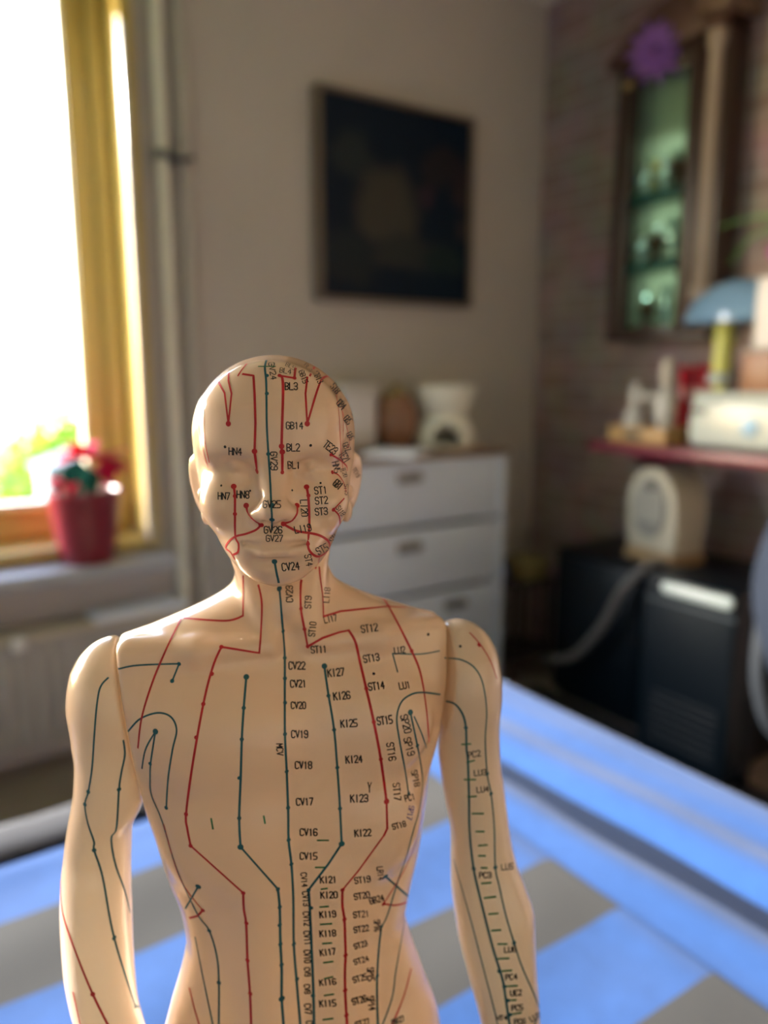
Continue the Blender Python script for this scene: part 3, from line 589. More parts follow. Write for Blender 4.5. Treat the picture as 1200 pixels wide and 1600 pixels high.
obj('leaf', strap([(-.05, .18, .645), (-.04, .26, .70), (-.04, .36, .722), (-.04, .475, .712)], .055), OGR, t, 60)
obj('leaf', strap([(-.05, .18, .64), (-.06, .27, .675), (-.06, .35, .655), (-.06, .415, .592)], .06), OGR, t, 60)
obj('leaf', strap([(0, 0, .14), (.0, -.08, .28), (.02, -.18, .32), (.03, -.26, .28)], .06), OGR, t, 60)
PKB = mat('pink_bloom', (.45, .10, .36), .5)
for k in range(5):
    a = 2*math.pi*k/5
    obj('petal', leaf_bm(.06, .05, .15, .15, 6, Matrix.Translation((-.07, .235, .61)) @ Matrix.Rotation(math.radians(-80), 4, 'Y') @ Matrix.Rotation(a, 4, 'Z')), PKB, t, 60)

# ---------------------------------------------------------------- dark corner under the shelf
BLK = mat('black_plastic', (.004, .006, .009), .45, spec=.3); BLK2 = mat('black_satin_panel', (.0015, .005, .009), .4, spec=.3); SILV = mat('pale_silver', (.55, .62, .60), .25)
t = empty('low_black_cabinet', (2.32, 1.6, 0), 0, 'low black cabinet against the brick wall carrying the cream fan heater', 'cabinet')
local(obj('body', box(B(), 2.14, 2.53, 1.22, 1.985, .03, .575, .006), BLK, t, 40), t)
local(obj('top_board', box(B(), 2.13, 2.53, 1.21, 1.992, .575, .590, .003), BLK, t, 40), t)
for k, (a, b) in enumerate(((1.23, 1.60), (1.606, 1.978))):
    d = local(obj('door', box(B(), 2.124, 2.139, a, b, .045, .565, .004), BLK2, t, 40), t); obj('door_knob', blob(B(), (2.116, (1.585, 1.62)[k], .33), (.012, .012, .012), 12, 8), BLK, d, 60)
local(obj('plinth', box(B(), 2.16, 2.52, 1.24, 1.97, 0, .03), BLK, t), t)
t = empty('air_cooler', (2.02, 1.30, 0), 0, 'black portable air cooler with a pale handle strip in front of the low cabinet', 'appliance')
local(obj('housing', box(B(), 1.95, 2.115, 1.145, 1.452, .04, .625, .018, 3), BLK2, t, 40), t)
bm = B(); box(bm, 1.932, 1.956, 1.155, 1.385, .578, .612, .0165, 4); local(obj('handle_strip', bm, SILV, t, 40), t)
local(obj('seam_line', box(B(), 1.947, 1.953, 1.15, 1.447, .545, .551, .001), mat('dark_grey_seam', (.05, .07, .08), .4), t), t)
bm = B()
for k in range(7): box(bm, 1.945, 1.953, 1.18, 1.41, .10+.025*k, .112+.025*k, .002)
local(obj('air_grille', bm, BLK2, t), t)
for fx, fy in ((1.97, 1.17), (1.97, 1.43), (2.09, 1.17), (2.09, 1.43)): local(obj('caster', lathe(B(), [(0, 0), (.018, 0), (.018, .042), (0, .042)], (fx, fy, 0), 16), BLK, t, 40), t)
t.location.z = .0125
HOSE = mat('grey_hose', (.10, .09, .085), .5)
hp = catmull([(2.45, 2.38, .03), (2.36, 2.18, .05), (2.24, 2.05, .09), (2.11, 1.995, .15), (2.055, 1.92, .18), (2.045, 1.80, .235), (2.05, 1.69, .37), (2.065, 1.62, .52), (2.11, 1.555, .612), (2.16, 1.53, .6085)], 14)
tag(obj('hose', tube(B(), hp, [.0165 + .0012*(i % 2) for i in range(len(hp))], 14), HOSE, None, 70), 'grey ribbed hose curving up from the floor onto the low black cabinet', 'hose')
CRM = mat('cream_heater_shell', (.46, .42, .33), .45)
t = empty('fan_heater', (2.27, 1.622, .59), math.radians(-6), 'cream arch-topped fan heater with an oval front panel on the low black cabinet', 'heater')
out_ = [(.108*math.cos(a), .205 + .128*math.sin(a)) for a in np.linspace(0, math.pi, 25)] + [(-.114, .12), (-.106, .045), (.106, .045), (.114, .12)]
My = Matrix(((0, 0, 1, 0), (1, 0, 0, 0), (0, 1, 0, 0), (0, 0, 0, 1)))
obj('shell', prism(B(), out_, -.075, .075, My, 0, .022), CRM, t, 40)
out_ = [(.070*math.cos(a), .195 + .102*math.sin(a)) for a in np.linspace(0, 2*math.pi, 40, endpoint=False)]
obj('front_panel', prism(B(), out_, -.084, -.070, My, 0, .004), mat('grey_front_panel', (.24, .235, .215), .4), t, 40)
bm = B()
for k in range(6): box(bm, -.089, -.083, -.05+.02*k-.004, -.05+.02*k+.004, .15, .26, .002)
obj('grille', bm, mat('grille_cream', (.5, .48, .42), .4), t)
obj('control_knob', lathe(B(), [(0, 0), (.016, 0), (.016, .01), (0, .012)], n=18, M=Matrix.Translation((-.084, -.01, .272)) @ Matrix.Rotation(math.radians(-90), 4, 'Y')), mat('dark_knob', (.1, .095, .08), .4), t, 40)
obj('base', box(B(), -.082, .082, -.11, .11, 0, .05, .012, 3), mat('tan_base', (.30, .20, .10), .45), t, 40)
# rack in the corner between dresser and hose
RK = mat('dark_wood_rack', (.035, .027, .024), .5)
t = empty('low_rack', (2.15, 2.22, 0), 0, 'low dark rack in the corner beside the dresser', 'rack')
for z in (.10, .40): local(obj('rack_board', box(B(), 2.03, 2.28, 2.13, 2.32, z, z+.018, .002), RK, t, 40), t)
for x in (2.035, 2.255):
    for y in (2.135, 2.295): local(obj('leg', box(B(), x, x+.02, y, y+.02, 0, .40, .002), RK, t, 40), t)
t = empty('olive_box', (2.19, 2.215, .418), 0, 'small olive yellow box on the dark corner rack', 'box')
obj('body', box(B(), -.06, .06, -.075, .06, 0, .06, .004), mat('olive_card', (.24, .19, .07), .6), t, 40); obj('lid', box(B(), -.063, .063, -.078, .063, .06, .082, .004), mat('olive_card_lid', (.28, .23, .09), .6), t, 40)
t = empty('blue_jar', (2.085, 2.24, .418), 0, 'small blue jar on the dark corner rack next to the dresser', 'jar')
obj('body', lathe(B(), [(0, 0), (.03, 0), (.032, .004), (.032, .055), (.026, .062), (0, .062)], n=24), mat('blue_jar_glass', (.02, .06, .22), .3), t, 40); obj('lid', lathe(B(), [(0, .062), (.03, .062), (.03, .078), (0, .08)], n=24), BLK, t, 40)
# office chair at the right edge
CHF = mat('grey_blue_chair_fabric', (.009, .012, .019), .95, spec=.1, noise=.2, nscale=60); CHP = mat('black_chair_frame', (.015, .018, .022), .4); CHG = mat('grey_armrest', (.05, .055, .07), .45)
CHX, CHY = 1.78, .585
t = empty('office_chair', (CHX, CHY, 0.0125), math.radians(35), 'dark office chair with a grey backrest at the right picture edge', 'chair')
obj('seat', box(B(), -.24, .24, -.23, .25, .43, .51, .035, 4), CHP, t, 40)
bm = B(); rows = []
for i in range(15):
    u = i/14; z = .56 + .37*u; w_ = .23*(1 - .25*(2*u-1)**4); y = .26 + .05*math.sin(u*math.pi) + .03*u
    rows.append([bm.verts.new((w_*s, y - .05*s*s, z)) for s in np.linspace(-1, 1, 11)])
for a, b in zip(rows, rows[1:]):
    for k in range(10): bm.faces.new((a[k], a[k+1], b[k+1], b[k]))
solid(bm, .045); obj('backrest', bm, CHF, t, 50)
obj('back_support', tube(B(), catmull([(0, .05, .42), (0, .27, .43), (0, .335, .54), (0, .34, .70)], 6), .022, 12), CHP, t, 50)
for s_ in (-1, 1):
    a = obj('armrest', box(B(), s_*.285-.035, s_*.285+.035, -.12, .16, .615, .65, .015, 3), CHG, t, 40)
    obj('arm_post', tube(B(), [(s_*.285, .02, .62), (s_*.285, .03, .50), (s_*.2, .03, .45)], .016, 10), CHP, a, 50)
obj('gas_column', lathe(B(), [(0, .09), (.028, .09), (.028, .28), (.018, .28), (.018, .43), (0, .43)], n=20), CHP, t, 40)
for k in range(5):
    a = 2*math.pi*k/5 + .3
    lg = obj('base_leg', tube(B(), [(0, 0, .105), (.16*math.cos(a), .16*math.sin(a), .10), (.30*math.cos(a), .30*math.sin(a), .075)], [.028, .022, .016], 10), mat('dull_grey_base', (.12, .13, .12), .4) if k == 0 else bpy.data.materials['dull_grey_base'], t, 50)
    obj('caster', lathe(B(), [(0, -.012), (.028, -.012), (.030, 0), (.028, .012), (0, .012)], n=20, M=Matrix.Translation((.30*math.cos(a), .30*math.sin(a), .030)) @ Matrix.Rotation(a, 4, 'Z') @ Matrix.Rotation(math.radians(90), 4, 'X')), CHP, lg, 40)
# ---------------------------------------------------------------- the figure
# Sculpted as a signed distance field in millimetres and meshed with surface nets.
# Figure frame: x to its left-hand side, y backwards, z up; z = 0 is 540 mm above the table top.
def sd_loft(P, rows, p=2.3, yaw=0.0):
    """rows: z, centre x, centre y, half width, front depth, back depth"""
    X, Y, Z = P
    r = np.array(rows, dtype=np.float32); r = r[np.argsort(r[:, 0])]
    zz = Z.ravel(); f = lambda k: smooth_interp(zz, r[:, 0], r[:, k]).astype(np.float32).reshape(Z.shape)
    c, s = math.cos(yaw), math.sin(yaw)
    dx = X - f(1); dy = Y - f(2)
    xl = dx*c + dy*s; yl = -dx*s + dy*c
    w, df, db = f(3), f(4), f(5)
    dep = np.where(yl < 0, df, db)
    q = (np.abs(xl/w)**p + np.abs(yl/dep)**p)**(1/p)
    d = (q - 1)*np.minimum(w, np.minimum(df, db))
    d = np.maximum(d, np.maximum(Z - r[-1, 0], r[0, 0] - Z))
    return d

def smooth_interp(x, xs, ys):
    """monotone cubic (Fritsch-Carlson) interpolation"""
    h = np.diff(xs); dl = np.diff(ys)/h
    m = np.zeros_like(ys); m[1:-1] = np.where(dl[:-1]*dl[1:] > 0, 2*dl[:-1]*dl[1:]/(dl[:-1]+dl[1:]+1e-12*np.sign(dl[:-1]+dl[1:]+1e-20)), 0)
    m[0] = dl[0]; m[-1] = dl[-1]
    i = np.clip(np.searchsorted(xs, x) - 1, 0, len(h) - 1)
    t = np.clip((x - xs[i])/h[i], 0, 1)
    return ((1+2*t)*(1-t)**2)*ys[i] + t*(1-t)**2*h[i]*m[i] + t*t*(3-2*t)*ys[i+1] + t*t*(t-1)*h[i]*m[i+1]

def sd_ell(P, c, r, rot=None):
    d = [P[k] - c[k] for k in range(3)]
    if rot is not None:
        d = [rot[k][0]*d[0] + rot[k][1]*d[1] + rot[k][2]*d[2] for k in range(3)]
    k0 = np.sqrt((d[0]/r[0])**2 + (d[1]/r[1])**2 + (d[2]/r[2])**2)
    k1 = np.sqrt((d[0]/r[0]**2)**2 + (d[1]/r[1]**2)**2 + (d[2]/r[2]**2)**2) + 1e-9
    return k0*(k0 - 1)/k1

def sd_cone(P, a, b, ra, rb):
    """capsule whose radius runs from ra to rb"""
    ab = [b[k] - a[k] for k in range(3)]; L2 = sum(v*v for v in ab)
    t = np.clip(sum((P[k] - a[k])*ab[k] for k in range(3))/L2, 0, 1)
    d = np.sqrt(sum((P[k] - a[k] - t*ab[k])**2 for k in range(3)))
    return d - (ra + (rb - ra)*t)

def smin(a, b, k):
    h = np.maximum(k - np.abs(a - b), 0)/k
    return np.minimum(a, b) - h*h*k*0.25

def smax(a, b, k): return -smin(-a, -b, k)

def surface_nets(F, lo, h):
    n = np.array(F.shape); S = F < 0
    c = [S[i:n[0]-1+i, j:n[1]-1+j, k:n[2]-1+k] for i in (0, 1) for j in (0, 1) for k in (0, 1)]
    tot = sum(x.astype(np.uint8) for x in c)
    cells = np.argwhere((tot > 0) & (tot < 8))
    idx = -np.ones(n - 1, dtype=np.int64); idx[tuple(cells.T)] = np.arange(len(cells))
    acc = np.zeros((len(cells), 3)); cnt = np.zeros(len(cells))
    cor = [(i, j, k) for i in (0, 1) for j in (0, 1) for k in (0, 1)]
    for a in cor:
        for ax in range(3):
            if a[ax]: continue
            b = list(a); b[ax] = 1
            fa = F[tuple((cells + a).T)]; fb = F[tuple((cells + b).T)]
            m = (fa < 0) != (fb < 0)
            t = np.where(m, fa/np.where(m, fa - fb, 1), 0)
            p = np.tile(np.array(a, float), (len(cells), 1)); p[:, ax] = t
            acc[m] += p[m]; cnt[m] += 1
    V = (cells + acc/cnt[:, None])*h + np.array(lo)
    quads = []
    for ax in range(3):
        u, v = [(1, 2), (2, 0), (0, 1)][ax]
        sl0 = [slice(None)]*3; sl1 = [slice(None)]*3
        sl0[ax] = slice(0, n[ax]-1); sl1[ax] = slice(1, n[ax])
        A, B = S[tuple(sl0)], S[tuple(sl1)]
        e = np.argwhere(A != B)
        e = e[(e[:, u] > 0) & (e[:, v] > 0) & (e[:, u] < n[u]-1) & (e[:, v] < n[v]-1)]
        du = np.zeros(3, int); du[u] = 1; dv = np.zeros(3, int); dv[v] = 1
        q = np.stack([idx[tuple((e - du - dv).T)], idx[tuple((e - dv).T)], idx[tuple(e.T)], idx[tuple((e - du).T)]], 1)
        fl = ~A[tuple(e.T)]
        q[fl] = q[fl][:, ::-1]
        quads.append(q)
    Q = np.concatenate(quads); Q = Q[(Q >= 0).all(1)]
    return V, Q

def relax(V, Q, n=4):
    """Taubin smoothing: takes the grid's staircase off without shrinking"""
    E = np.concatenate([Q[:, [0, 1]], Q[:, [1, 2]], Q[:, [2, 3]], Q[:, [3, 0]]])
    E = np.concatenate([E, E[:, ::-1]])
    deg = np.bincount(E[:, 0], minlength=len(V)).astype(float)
    for it in range(n):
        for lam in (0.55, -0.57):
            S = np.stack([np.bincount(E[:, 0], weights=V[E[:, 1], k], minlength=len(V)) for k in range(3)], 1)/deg[:, None]
            V = V + lam*(S - V)
    return V

class Field:
    def __init__(s, lo, hi, h):
        s.lo, s.h = np.array(lo, float), h
        n = np.ceil((np.array(hi) - s.lo)/h).astype(int) + 1
        s.ax = [(s.lo[k] + h*np.arange(n[k])).astype(np.float32) for k in range(3)]
        s.F = np.full(n, 1e3, np.float32)
    def at(s, lo, hi):
        i0 = [max(0, int((lo[k] - s.lo[k])/s.h)) for k in range(3)]
        i1 = [min(s.F.shape[k], int((hi[k] - s.lo[k])/s.h) + 2) for k in range(3)]
        sl = tuple(slice(a, b) for a, b in zip(i0, i1))
        P = np.meshgrid(*[s.ax[k][sl[k]] for k in range(3)], indexing='ij')
        return sl, P
    def op(s, fn, lo, hi, k=4, mode='add'):
        sl, P = s.at(lo, hi)
        d = fn(P); f = s.F[sl]
        s.F[sl] = smin(f, d, k) if mode == 'add' else smax(f, -d, k)
    def ell(s, c, r, k=4, mode='add', rot=None):
        m = max(r) + k + 3
        s.op(lambda P: sd_ell(P, c, r, rot), [v - m for v in c], [v + m for v in c], k, mode)
    def cone(s, a, b, ra, rb, k=4, mode='add'):
        m = max(ra, rb) + k + 3
        s.op(lambda P: sd_cone(P, a, b, ra, rb), [min(u, v) - m for u, v in zip(a, b)], [max(u, v) + m for u, v in zip(a, b)], k, mode)
    def mesh(s, n=4):
        V, Q = surface_nets(s.F, s.lo, s.h)
        return relax(V, Q, n), Q

YAW, HYAW = math.radians(13), math.radians(6.5)
BC = (-34.6, 0.0)                        # centre line of the chest
def bt(x, y, z):                         # chest frame -> figure frame
    c, s = math.cos(YAW), math.sin(YAW)
    t = (z + 90)/-160.0
    return (BC[0] + 2.6*max(0, t) + x*c - y*s, BC[1] + x*s + y*c, z)
def rotz(a, tilt=0.0, roll=0.0):
    R = np.array([[math.cos(a), math.sin(a), 0], [-math.sin(a), math.cos(a), 0], [0, 0, 1]])
    Rx = np.array([[1, 0, 0], [0, math.cos(tilt), math.sin(tilt)], [0, -math.sin(tilt), math.cos(tilt)]])
    Ry = np.array([[math.cos(roll), 0, math.sin(roll)], [0, 1, 0], [-math.sin(roll), 0, math.cos(roll)]])
    return Ry @ Rx @ R
HC = (-36.6, -3.0)                       # centre line of the head
HROLL = math.radians(1.2)
def ht(x, y, z):                         # head frame -> figure frame
    c, s = math.cos(HYAW), math.sin(HYAW)
    x2 = x + (z + 30)*-math.sin(HROLL)
    return (HC[0] + x2*c - y*s, HC[1] + x2*s + y*c, z)

SEAM_TOP, SEAM_LOW = (56.6, -89.0), (53.0, -134.0)
def seam(P, side):
    """signed distance to the shoulder joint plane, positive on the arm's side"""
    c, s = math.cos(YAW), math.sin(YAW)
    t = np.maximum((P[2] + 90)/-160.0, 0)
    xl = (P[0] - BC[0] - 2.6*t)*c + (P[1] - BC[1])*s
    sl = (SEAM_TOP[0] - SEAM_LOW[0])/(SEAM_TOP[1] - SEAM_LOW[1])
    return side*xl - (SEAM_TOP[0] + (P[2] - SEAM_TOP[1])*sl)

def build_trunk(h=0.8):
    W = Field((-102, -50, -545), (36, 52, 10), h)
    rows = [(-296, 2.6, 0, 30, 12, 16), (-286, 2.6, 0, 44, 17, 23), (-274, 2.6, 0, 51.5, 19, 26), (-262, 2.6, 0, 53.5, 20, 27), (-251, 2.6, 0, 53, 20.5, 28), (-235, 2.3, 0, 49, 21.5, 26), (-220, 2.2, 0, 44.4, 22, 22), (-212, 2.0, 0, 42.3, 22, 20), (-206, 1.9, 0, 41.3, 22, 19.5), (-200, 2.2, 0, 41.9, 22.1, 19.5),
            (-190, 2.4, 0, 43.6, 22.6, 20.5), (-179, 2.0, 0, 46.4, 23.5, 22.5), (-158, 1.0, 0, 50.2, 25.5, 26), (-145, 0.1, 0, 52.6, 26.4, 27.5),
            (-130, 0, 0, 57, 26.4, 28), (-115, 0, 0, 62, 25, 28), (-103, 0, 0, 66, 22, 26), (-95, 0, 0, 66, 18.5, 23), (-90.5, 0, 1, 61, 16.5, 20.5), (-86.5, 0, 1.5, 48.5, 16, 19),
            (-82, 0, 2, 36, 15.5, 18), (-77.5, 0, 2.5, 25.5, 15, 17), (-72, 0, 3, 16.5, 13.5, 15), (-65, 0, 3.5, 10, 10, 10)]
    rows = [(z, BC[0] + cx, cy, w, f, b) for z, cx, cy, w, f, b in rows]
    W.op(lambda P: sd_loft(P, rows, 2.35, YAW), (-102, -50, -300), (36, 52, -60), 4)
    for s in (-1, 1):
        W.ell(bt(s*23, -17.5, -119), (23, 9.5, 17), 9)                                   # breast muscles
        W.cone(bt(s*7, -17.5, -88.5), bt(s*30, -15, -89.5), 2.6, 3.0, 6)                  # collar bones
        W.cone(bt(s*30, -15, -89.5), bt(s*52, -7, -90), 3.0, 3.4, 6)
        W.ell(bt(s*21, -15, -158), (20, 10, 18), 10)                                      # rib cage
        W.cone(bt(s*12, -16, -175), bt(s*12, -15.5, -238), 9, 8, 9)                       # belly muscles
    W.op(lambda P: -seam(P, 1), (-10, -50, -150), (36, 52, -60), 0.8, 'cut')
    W.op(lambda P: -seam(P, -1), (-102, -50, -150), (-60, 52, -60), 0.8, 'cut')
    # neck
    W.cone(bt(0, 3, -90), ht(0, 5, -56), 16.6, 15.6, 6)
    for s in (-1, 1):
        W.cone(bt(s*5, -15.0, -87), ht(s*13.2, -1, -58), 3.0, 4.0, 5)
    W.ell(bt(0, -14.5, -76), (4, 4, 6), 5)
    W.ell(bt(0, -20.5, -86.5), (4.2, 4, 3.4), 4, 'cut')
    # legs
    for s in (-1, 1):
        o = lambda x, y, z: (-32 + s*x, y, z)
        W.cone(o(26, 3, -262), o(24, 0, -395), 27, 15.5, 6)
        W.cone(o(24, 0, -395), o(23, 6, -435), 15.5, 16.5, 6)
        W.cone(o(23, 6, -435), o(21, 8, -520), 15, 8.5, 6)
        W.cone(o(21, 6, -530), o(24, -30, -533), 9, 6.5, 5)
        W.cone(o(19, -10, -530), o(20, -26, -532), 8, 6.5, 5)
    # skull and jaw, built apart from the neck so the chin stays crisp, on the same lattice
    H = Field((-72, -50, -76), (0, 48, 10), h)
    sl, P = W.at((-72, -50, -76), (0, 48, 10))
    H.ax = [W.ax[k][sl[k]] for k in range(3)]; H.lo = np.array([a[0] for a in H.ax]); H.F = np.full(P[0].shape, 1e3, np.float32)
    R = rotz(HYAW, 0, HROLL)
    H.ell(ht(0.4, 3.5, -19.5), (26.5, 32.0, 25.2), 3, rot=R)
    rows = [(-65.6, 0, -21, 3, 3.5, 4), (-64, 0, -18, 8.2, 9.4, 8), (-60.8, 0, -15, 13, 13.6, 11), (-56, 0, -11, 17.2, 17.6, 13), (-50, 0, -8, 20.2, 20.3, 15),
            (-43.5, 0, -5, 22.6, 23.4, 18), (-36, 0, -3, 24.6, 25.2, 22), (-28, 0, 0, 25.6, 26.2, 24), (-20, 0, 2, 25.4, 29.0, 26), (-10, 0, 3, 23.0, 28.5, 25), (-2, 0, 3, 12, 15, 15)]
    rows = [(z, ht(cx, cy, z)[0], ht(cx, cy, z)[1], w, f, b) for z, cx, cy, w, f, b in rows]
    H.op(lambda P: sd_loft(P, rows, 2.25, HYAW), (-72, -50, -76), (0, 48, 0), 4)
    H.ell(ht(0, -21.0, -13), (18, 7.5, 14), 14)                                            # forehead
    for s in (-1, 1):
        H.cone(ht(s*4.5, -26.6, -23.2), ht(s*17, -22.2, -23.4), 3.1, 3.0, 5)              # brows
        H.ell(ht(s*11.3, -30.2, -30.3), (6.8, 6.4, 4.6), 3.5, 'cut')                       # eye sockets
        H.ell(ht(s*11.2, -20.9, -31.0), (6.0, 5.0, 3.5), 1.2)                              # closed lids
        H.ell(ht(s*15.2, -20.0, -40), (6.5, 6.2, 6.5), 8)                                  # cheeks
        H.ell(ht(s*4.6, -29.4, -42.0), (3.0, 3.4, 2.5), 2.2)                               # nostril wings
    for s in (-1, 1):                                                                     # upper lid folds
        H.cone(ht(s*6.4, -24.4, -29.6), ht(s*11.2, -25.6, -27.6), 0.8, 1.0, 1.6); H.cone(ht(s*11.2, -25.6, -27.6), ht(s*16.8, -22.2, -29.0), 1.0, 0.7, 1.6)
    H.cone(ht(0, -26.2, -26.5), ht(0, -32.4, -39.6), 2.6, 3.0, 5)                          # bridge of the nose
    H.ell(ht(0, -32.6, -40.4), (3.7, 3.6, 3.1), 3)
    for s in (-1, 1): H.ell(ht(s*2.5, -32.6, -44.4), (1.5, 1.9, 1.2), 1.2, 'cut')
    H.ell(ht(0, -24.5, -52), (12.5, 6.6, 8), 6)                                            # the mouth's mound
    H.cone(ht(-1.6, -30.9, -48.8), ht(-8.2, -28.2, -50.6), 1.5, 0.9, 1.6)                  # upper lip
    H.cone(ht(1.6, -30.9, -48.8), ht(8.2, -28.2, -50.6), 1.5, 0.9, 1.6)
    H.cone(ht(-3.4, -30.2, -53.5), ht(3.4, -30.2, -53.5), 2.1, 2.1, 2)                     # lower lip
    H.cone(ht(-3.4, -30.0, -53.3), ht(-8.0, -27.8, -51.6), 1.6, 0.8, 1.6)
    H.cone(ht(3.4, -30.0, -53.3), ht(8.0, -27.8, -51.6), 1.6, 0.8, 1.6)
    H.cone(ht(-9.4, -29.0, -51.0), ht(-3, -32.6, -51.2), 0.7, 0.95, 0.8, 'cut')
    H.cone(ht(-3, -32.6, -51.2), ht(3, -32.6, -51.2), 0.95, 0.95, 0.8, 'cut')
    H.cone(ht(9.4, -29.0, -51.0), ht(3, -32.6, -51.2), 0.7, 0.95, 0.8, 'cut')
    H.ell(ht(0, -30.8, -57.0), (6.0, 1.4, 1.3), 3.0, 'cut')
    H.ell(ht(0, -24.0, -59.8), (7.2, 5.2, 4.6), 4)                                         # chin
    for s in (-1, 1):                                                                     # ears
        Re = rotz(HYAW + s*math.radians(-33), 0, s*math.radians(-11))
        H.ell(ht(s*25.4, 5.5, -38.6), (2.2, 6.8, 11.6), 2.0, rot=Re)
        H.ell(ht(s*27.2, 3.2, -37.6), (1.7, 4.4, 8.2), 1.2, 'cut', rot=Re)
        H.ell(ht(s*23.6, 2.6, -47.6), (2.0, 3.2, 3.6), 3)
        H.ell(ht(s*24.9, 0.8, -40.5), (1.4, 1.8, 2.6), 1.5)
    W.F[sl] = smin(W.F[sl], H.F, 1.6)
    return W

ARM_ROWS = {
 -1: [(-104, -93.0, -9, 9.5, 11, 12), (-114, -93.6, -9.5, 13.4, 13.6, 14.6), (-125, -94.5, -10, 13.6, 13.8, 14.8), (-134, -95.2, -10.5, 12.4, 13.0, 14), (-144, -96.4, -11, 12.2, 12.6, 13.2), (-152, -98.4, -11, 12.0, 12.0, 12.6),
      (-160, -101.2, -11, 11.0, 11.6, 12), (-168, -102.4, -11, 11.3, 11.8, 12.0), (-177, -103.2, -12, 11.7, 12.4, 12.2), (-192, -103.8, -13, 12.1, 12.8, 12.6),
      (-209, -103.4, -15, 12.0, 12.4, 12.2), (-225, -101.8, -17, 11.4, 11.6, 11.4), (-241, -97.0, -19, 10.3, 10.6, 10.4), (-258, -92.5, -21, 9.2, 9.0, 9.0), (-275, -90, -23, 8.4, 7.0, 7.0), (-290, -90.5, -24.5, 8.4, 6.2, 6.2)],
  1: [(-104, 27.5, 9, 9, 11, 12), (-112, 28.8, 9, 12.4, 13.4, 14.4), (-121, 31.0, 9, 12.2, 13.8, 14.8), (-133, 31.8, 9, 11.4, 13.2, 14), (-142, 32.2, 9, 11.6, 12.6, 13.2), (-155, 33.9, 9, 11.7, 12.2, 12.6),
      (-171, 36.6, 8, 11.3, 11.8, 12), (-186, 38.4, 7, 12.7, 12.0, 12), (-196, 40.4, 6, 14.4, 12.6, 12.4), (-206, 42.7, 5, 15.4, 12.8, 12.6), (-214, 43.6, 4, 15.0, 12.6, 12.4),
      (-228, 45.7, 2.5, 13.6, 12.0, 11.8), (-241, 48.0, 1, 12.4, 11, 11), (-257, 50.3, -1, 10.9, 9.6, 9.6), (-275, 52.0, -3, 9.0, 7.4, 7.4), (-292, 52.8, -5, 8.6, 6.4, 6.4)]}
def build_arm(side, h=0.8):
    rows = ARM_ROWS[side]
    xs = [r[1] for r in rows]
    W = Field((min(xs) - 26, -48, -352), (max(xs) + 26, 38, -84), h)
    W.op(lambda P: sd_loft(P, rows, 2.1, 0), (min(xs) - 26, -48, -296), (max(xs) + 26, 38, -100), 4)
    c = (-92.6, -9.5, -109.6) if side < 0 else (27.2, 9.5, -109.8)
    W.ell(c, (15.8, 17.5, 20.4), 6)
    # hand: palm, four fingers of different lengths, thumb
    x, y, z = rows[-1][1], rows[-1][2], rows[-1][0]
    W.ell((x, y - 1, z - 14), (9.5, 5.2, 15), 5)
    for k, (dx, L, r) in enumerate([(-7.2, 24, 2.5), (-2.4, 29, 2.7), (2.4, 27, 2.6), (7.0, 20, 2.3)]):
        a = (x + dx, y - 2, z - 22); b = (x + dx*1.05, y - 5, z - 24 - L*0.5); e = (x + dx*1.02, y - 1, z - 22 - L)
        W.cone(a, b, r + .3, r, 1.5); W.cone(b, e, r, r*.8, 1.2)
    t = -side
    W.cone((x + t*7, y - 3, z - 6), (x + t*13, y - 7, z - 18), 3.6, 3.0, 3); W.cone((x + t*13, y - 7, z - 18), (x + t*11.5, y - 9, z - 29), 3.0, 2.3, 1.5)
    sl, P = W.at(W.lo, W.lo + 400)
    W.F = smax(W.F, -(seam(P, side) - 1.1), 0.8)
    return W
# ---------------------------------------------------------------- figure: meshes
def vinyl(name, thin, glow):
    """thin hollow vinyl: glossy cream skin that lets warm light through"""
    m = bpy.data.materials.new(name); m.use_nodes = True
    n = m.node_tree.nodes; l = m.node_tree.links; p = n['Principled BSDF']; out = n['Material Output']
    p.inputs['Base Color'].default_value = (0.71, 0.55, 0.435, 1); p.inputs['Roughness'].default_value = 0.22; p.inputs['Coat Weight'].default_value = 0.5; p.inputs['Coat Roughness'].default_value = 0.08
    p.inputs['Specular IOR Level'].default_value = 0.55
    t = n.new('ShaderNodeBsdfTranslucent'); t.inputs['Color'].default_value = (*glow, 1)
    mx = n.new('ShaderNodeMixShader'); mx.inputs['Fac'].default_value = thin
    l.new(p.outputs['BSDF'], mx.inputs[1]); l.new(t.outputs['BSDF'], mx.inputs[2]); l.new(mx.outputs['Shader'], out.inputs['Surface'])
    return m
VINYL = vinyl('cream_vinyl', 0.16, (0.92, 0.70, 0.44)); SOFT_VINYL = vinyl('thin_cream_vinyl', 0.22, (0.92, 0.86, 0.70))
INK = [VINYL, mat('red_ink', (0.46, 0.012, 0.02), 0.45), mat('teal_ink', (0.012, 0.10, 0.13), 0.45), mat('green_ink', (0.02, 0.16, 0.06), 0.5),
       mat('black_ink', (0.008, 0.008, 0.012), 0.5), mat('violet_ink', (0.12, 0.10, 0.32), 0.5)]
RED, TEAL, GREEN, BLACK, VIOLET = 1, 2, 3, 4, 5

skins = {}
fld = build_trunk(); skins['torso'] = fld.mesh(5)
for s_, nm in ((-1, 'arm_a'), (1, 'arm_b')): skins[nm] = build_arm(s_).mesh(5)
del fld
trees = {k: BVHTree.FromPolygons([tuple(v) for v in V], [tuple(q) for q in Q]) for k, (V, Q) in skins.items()}
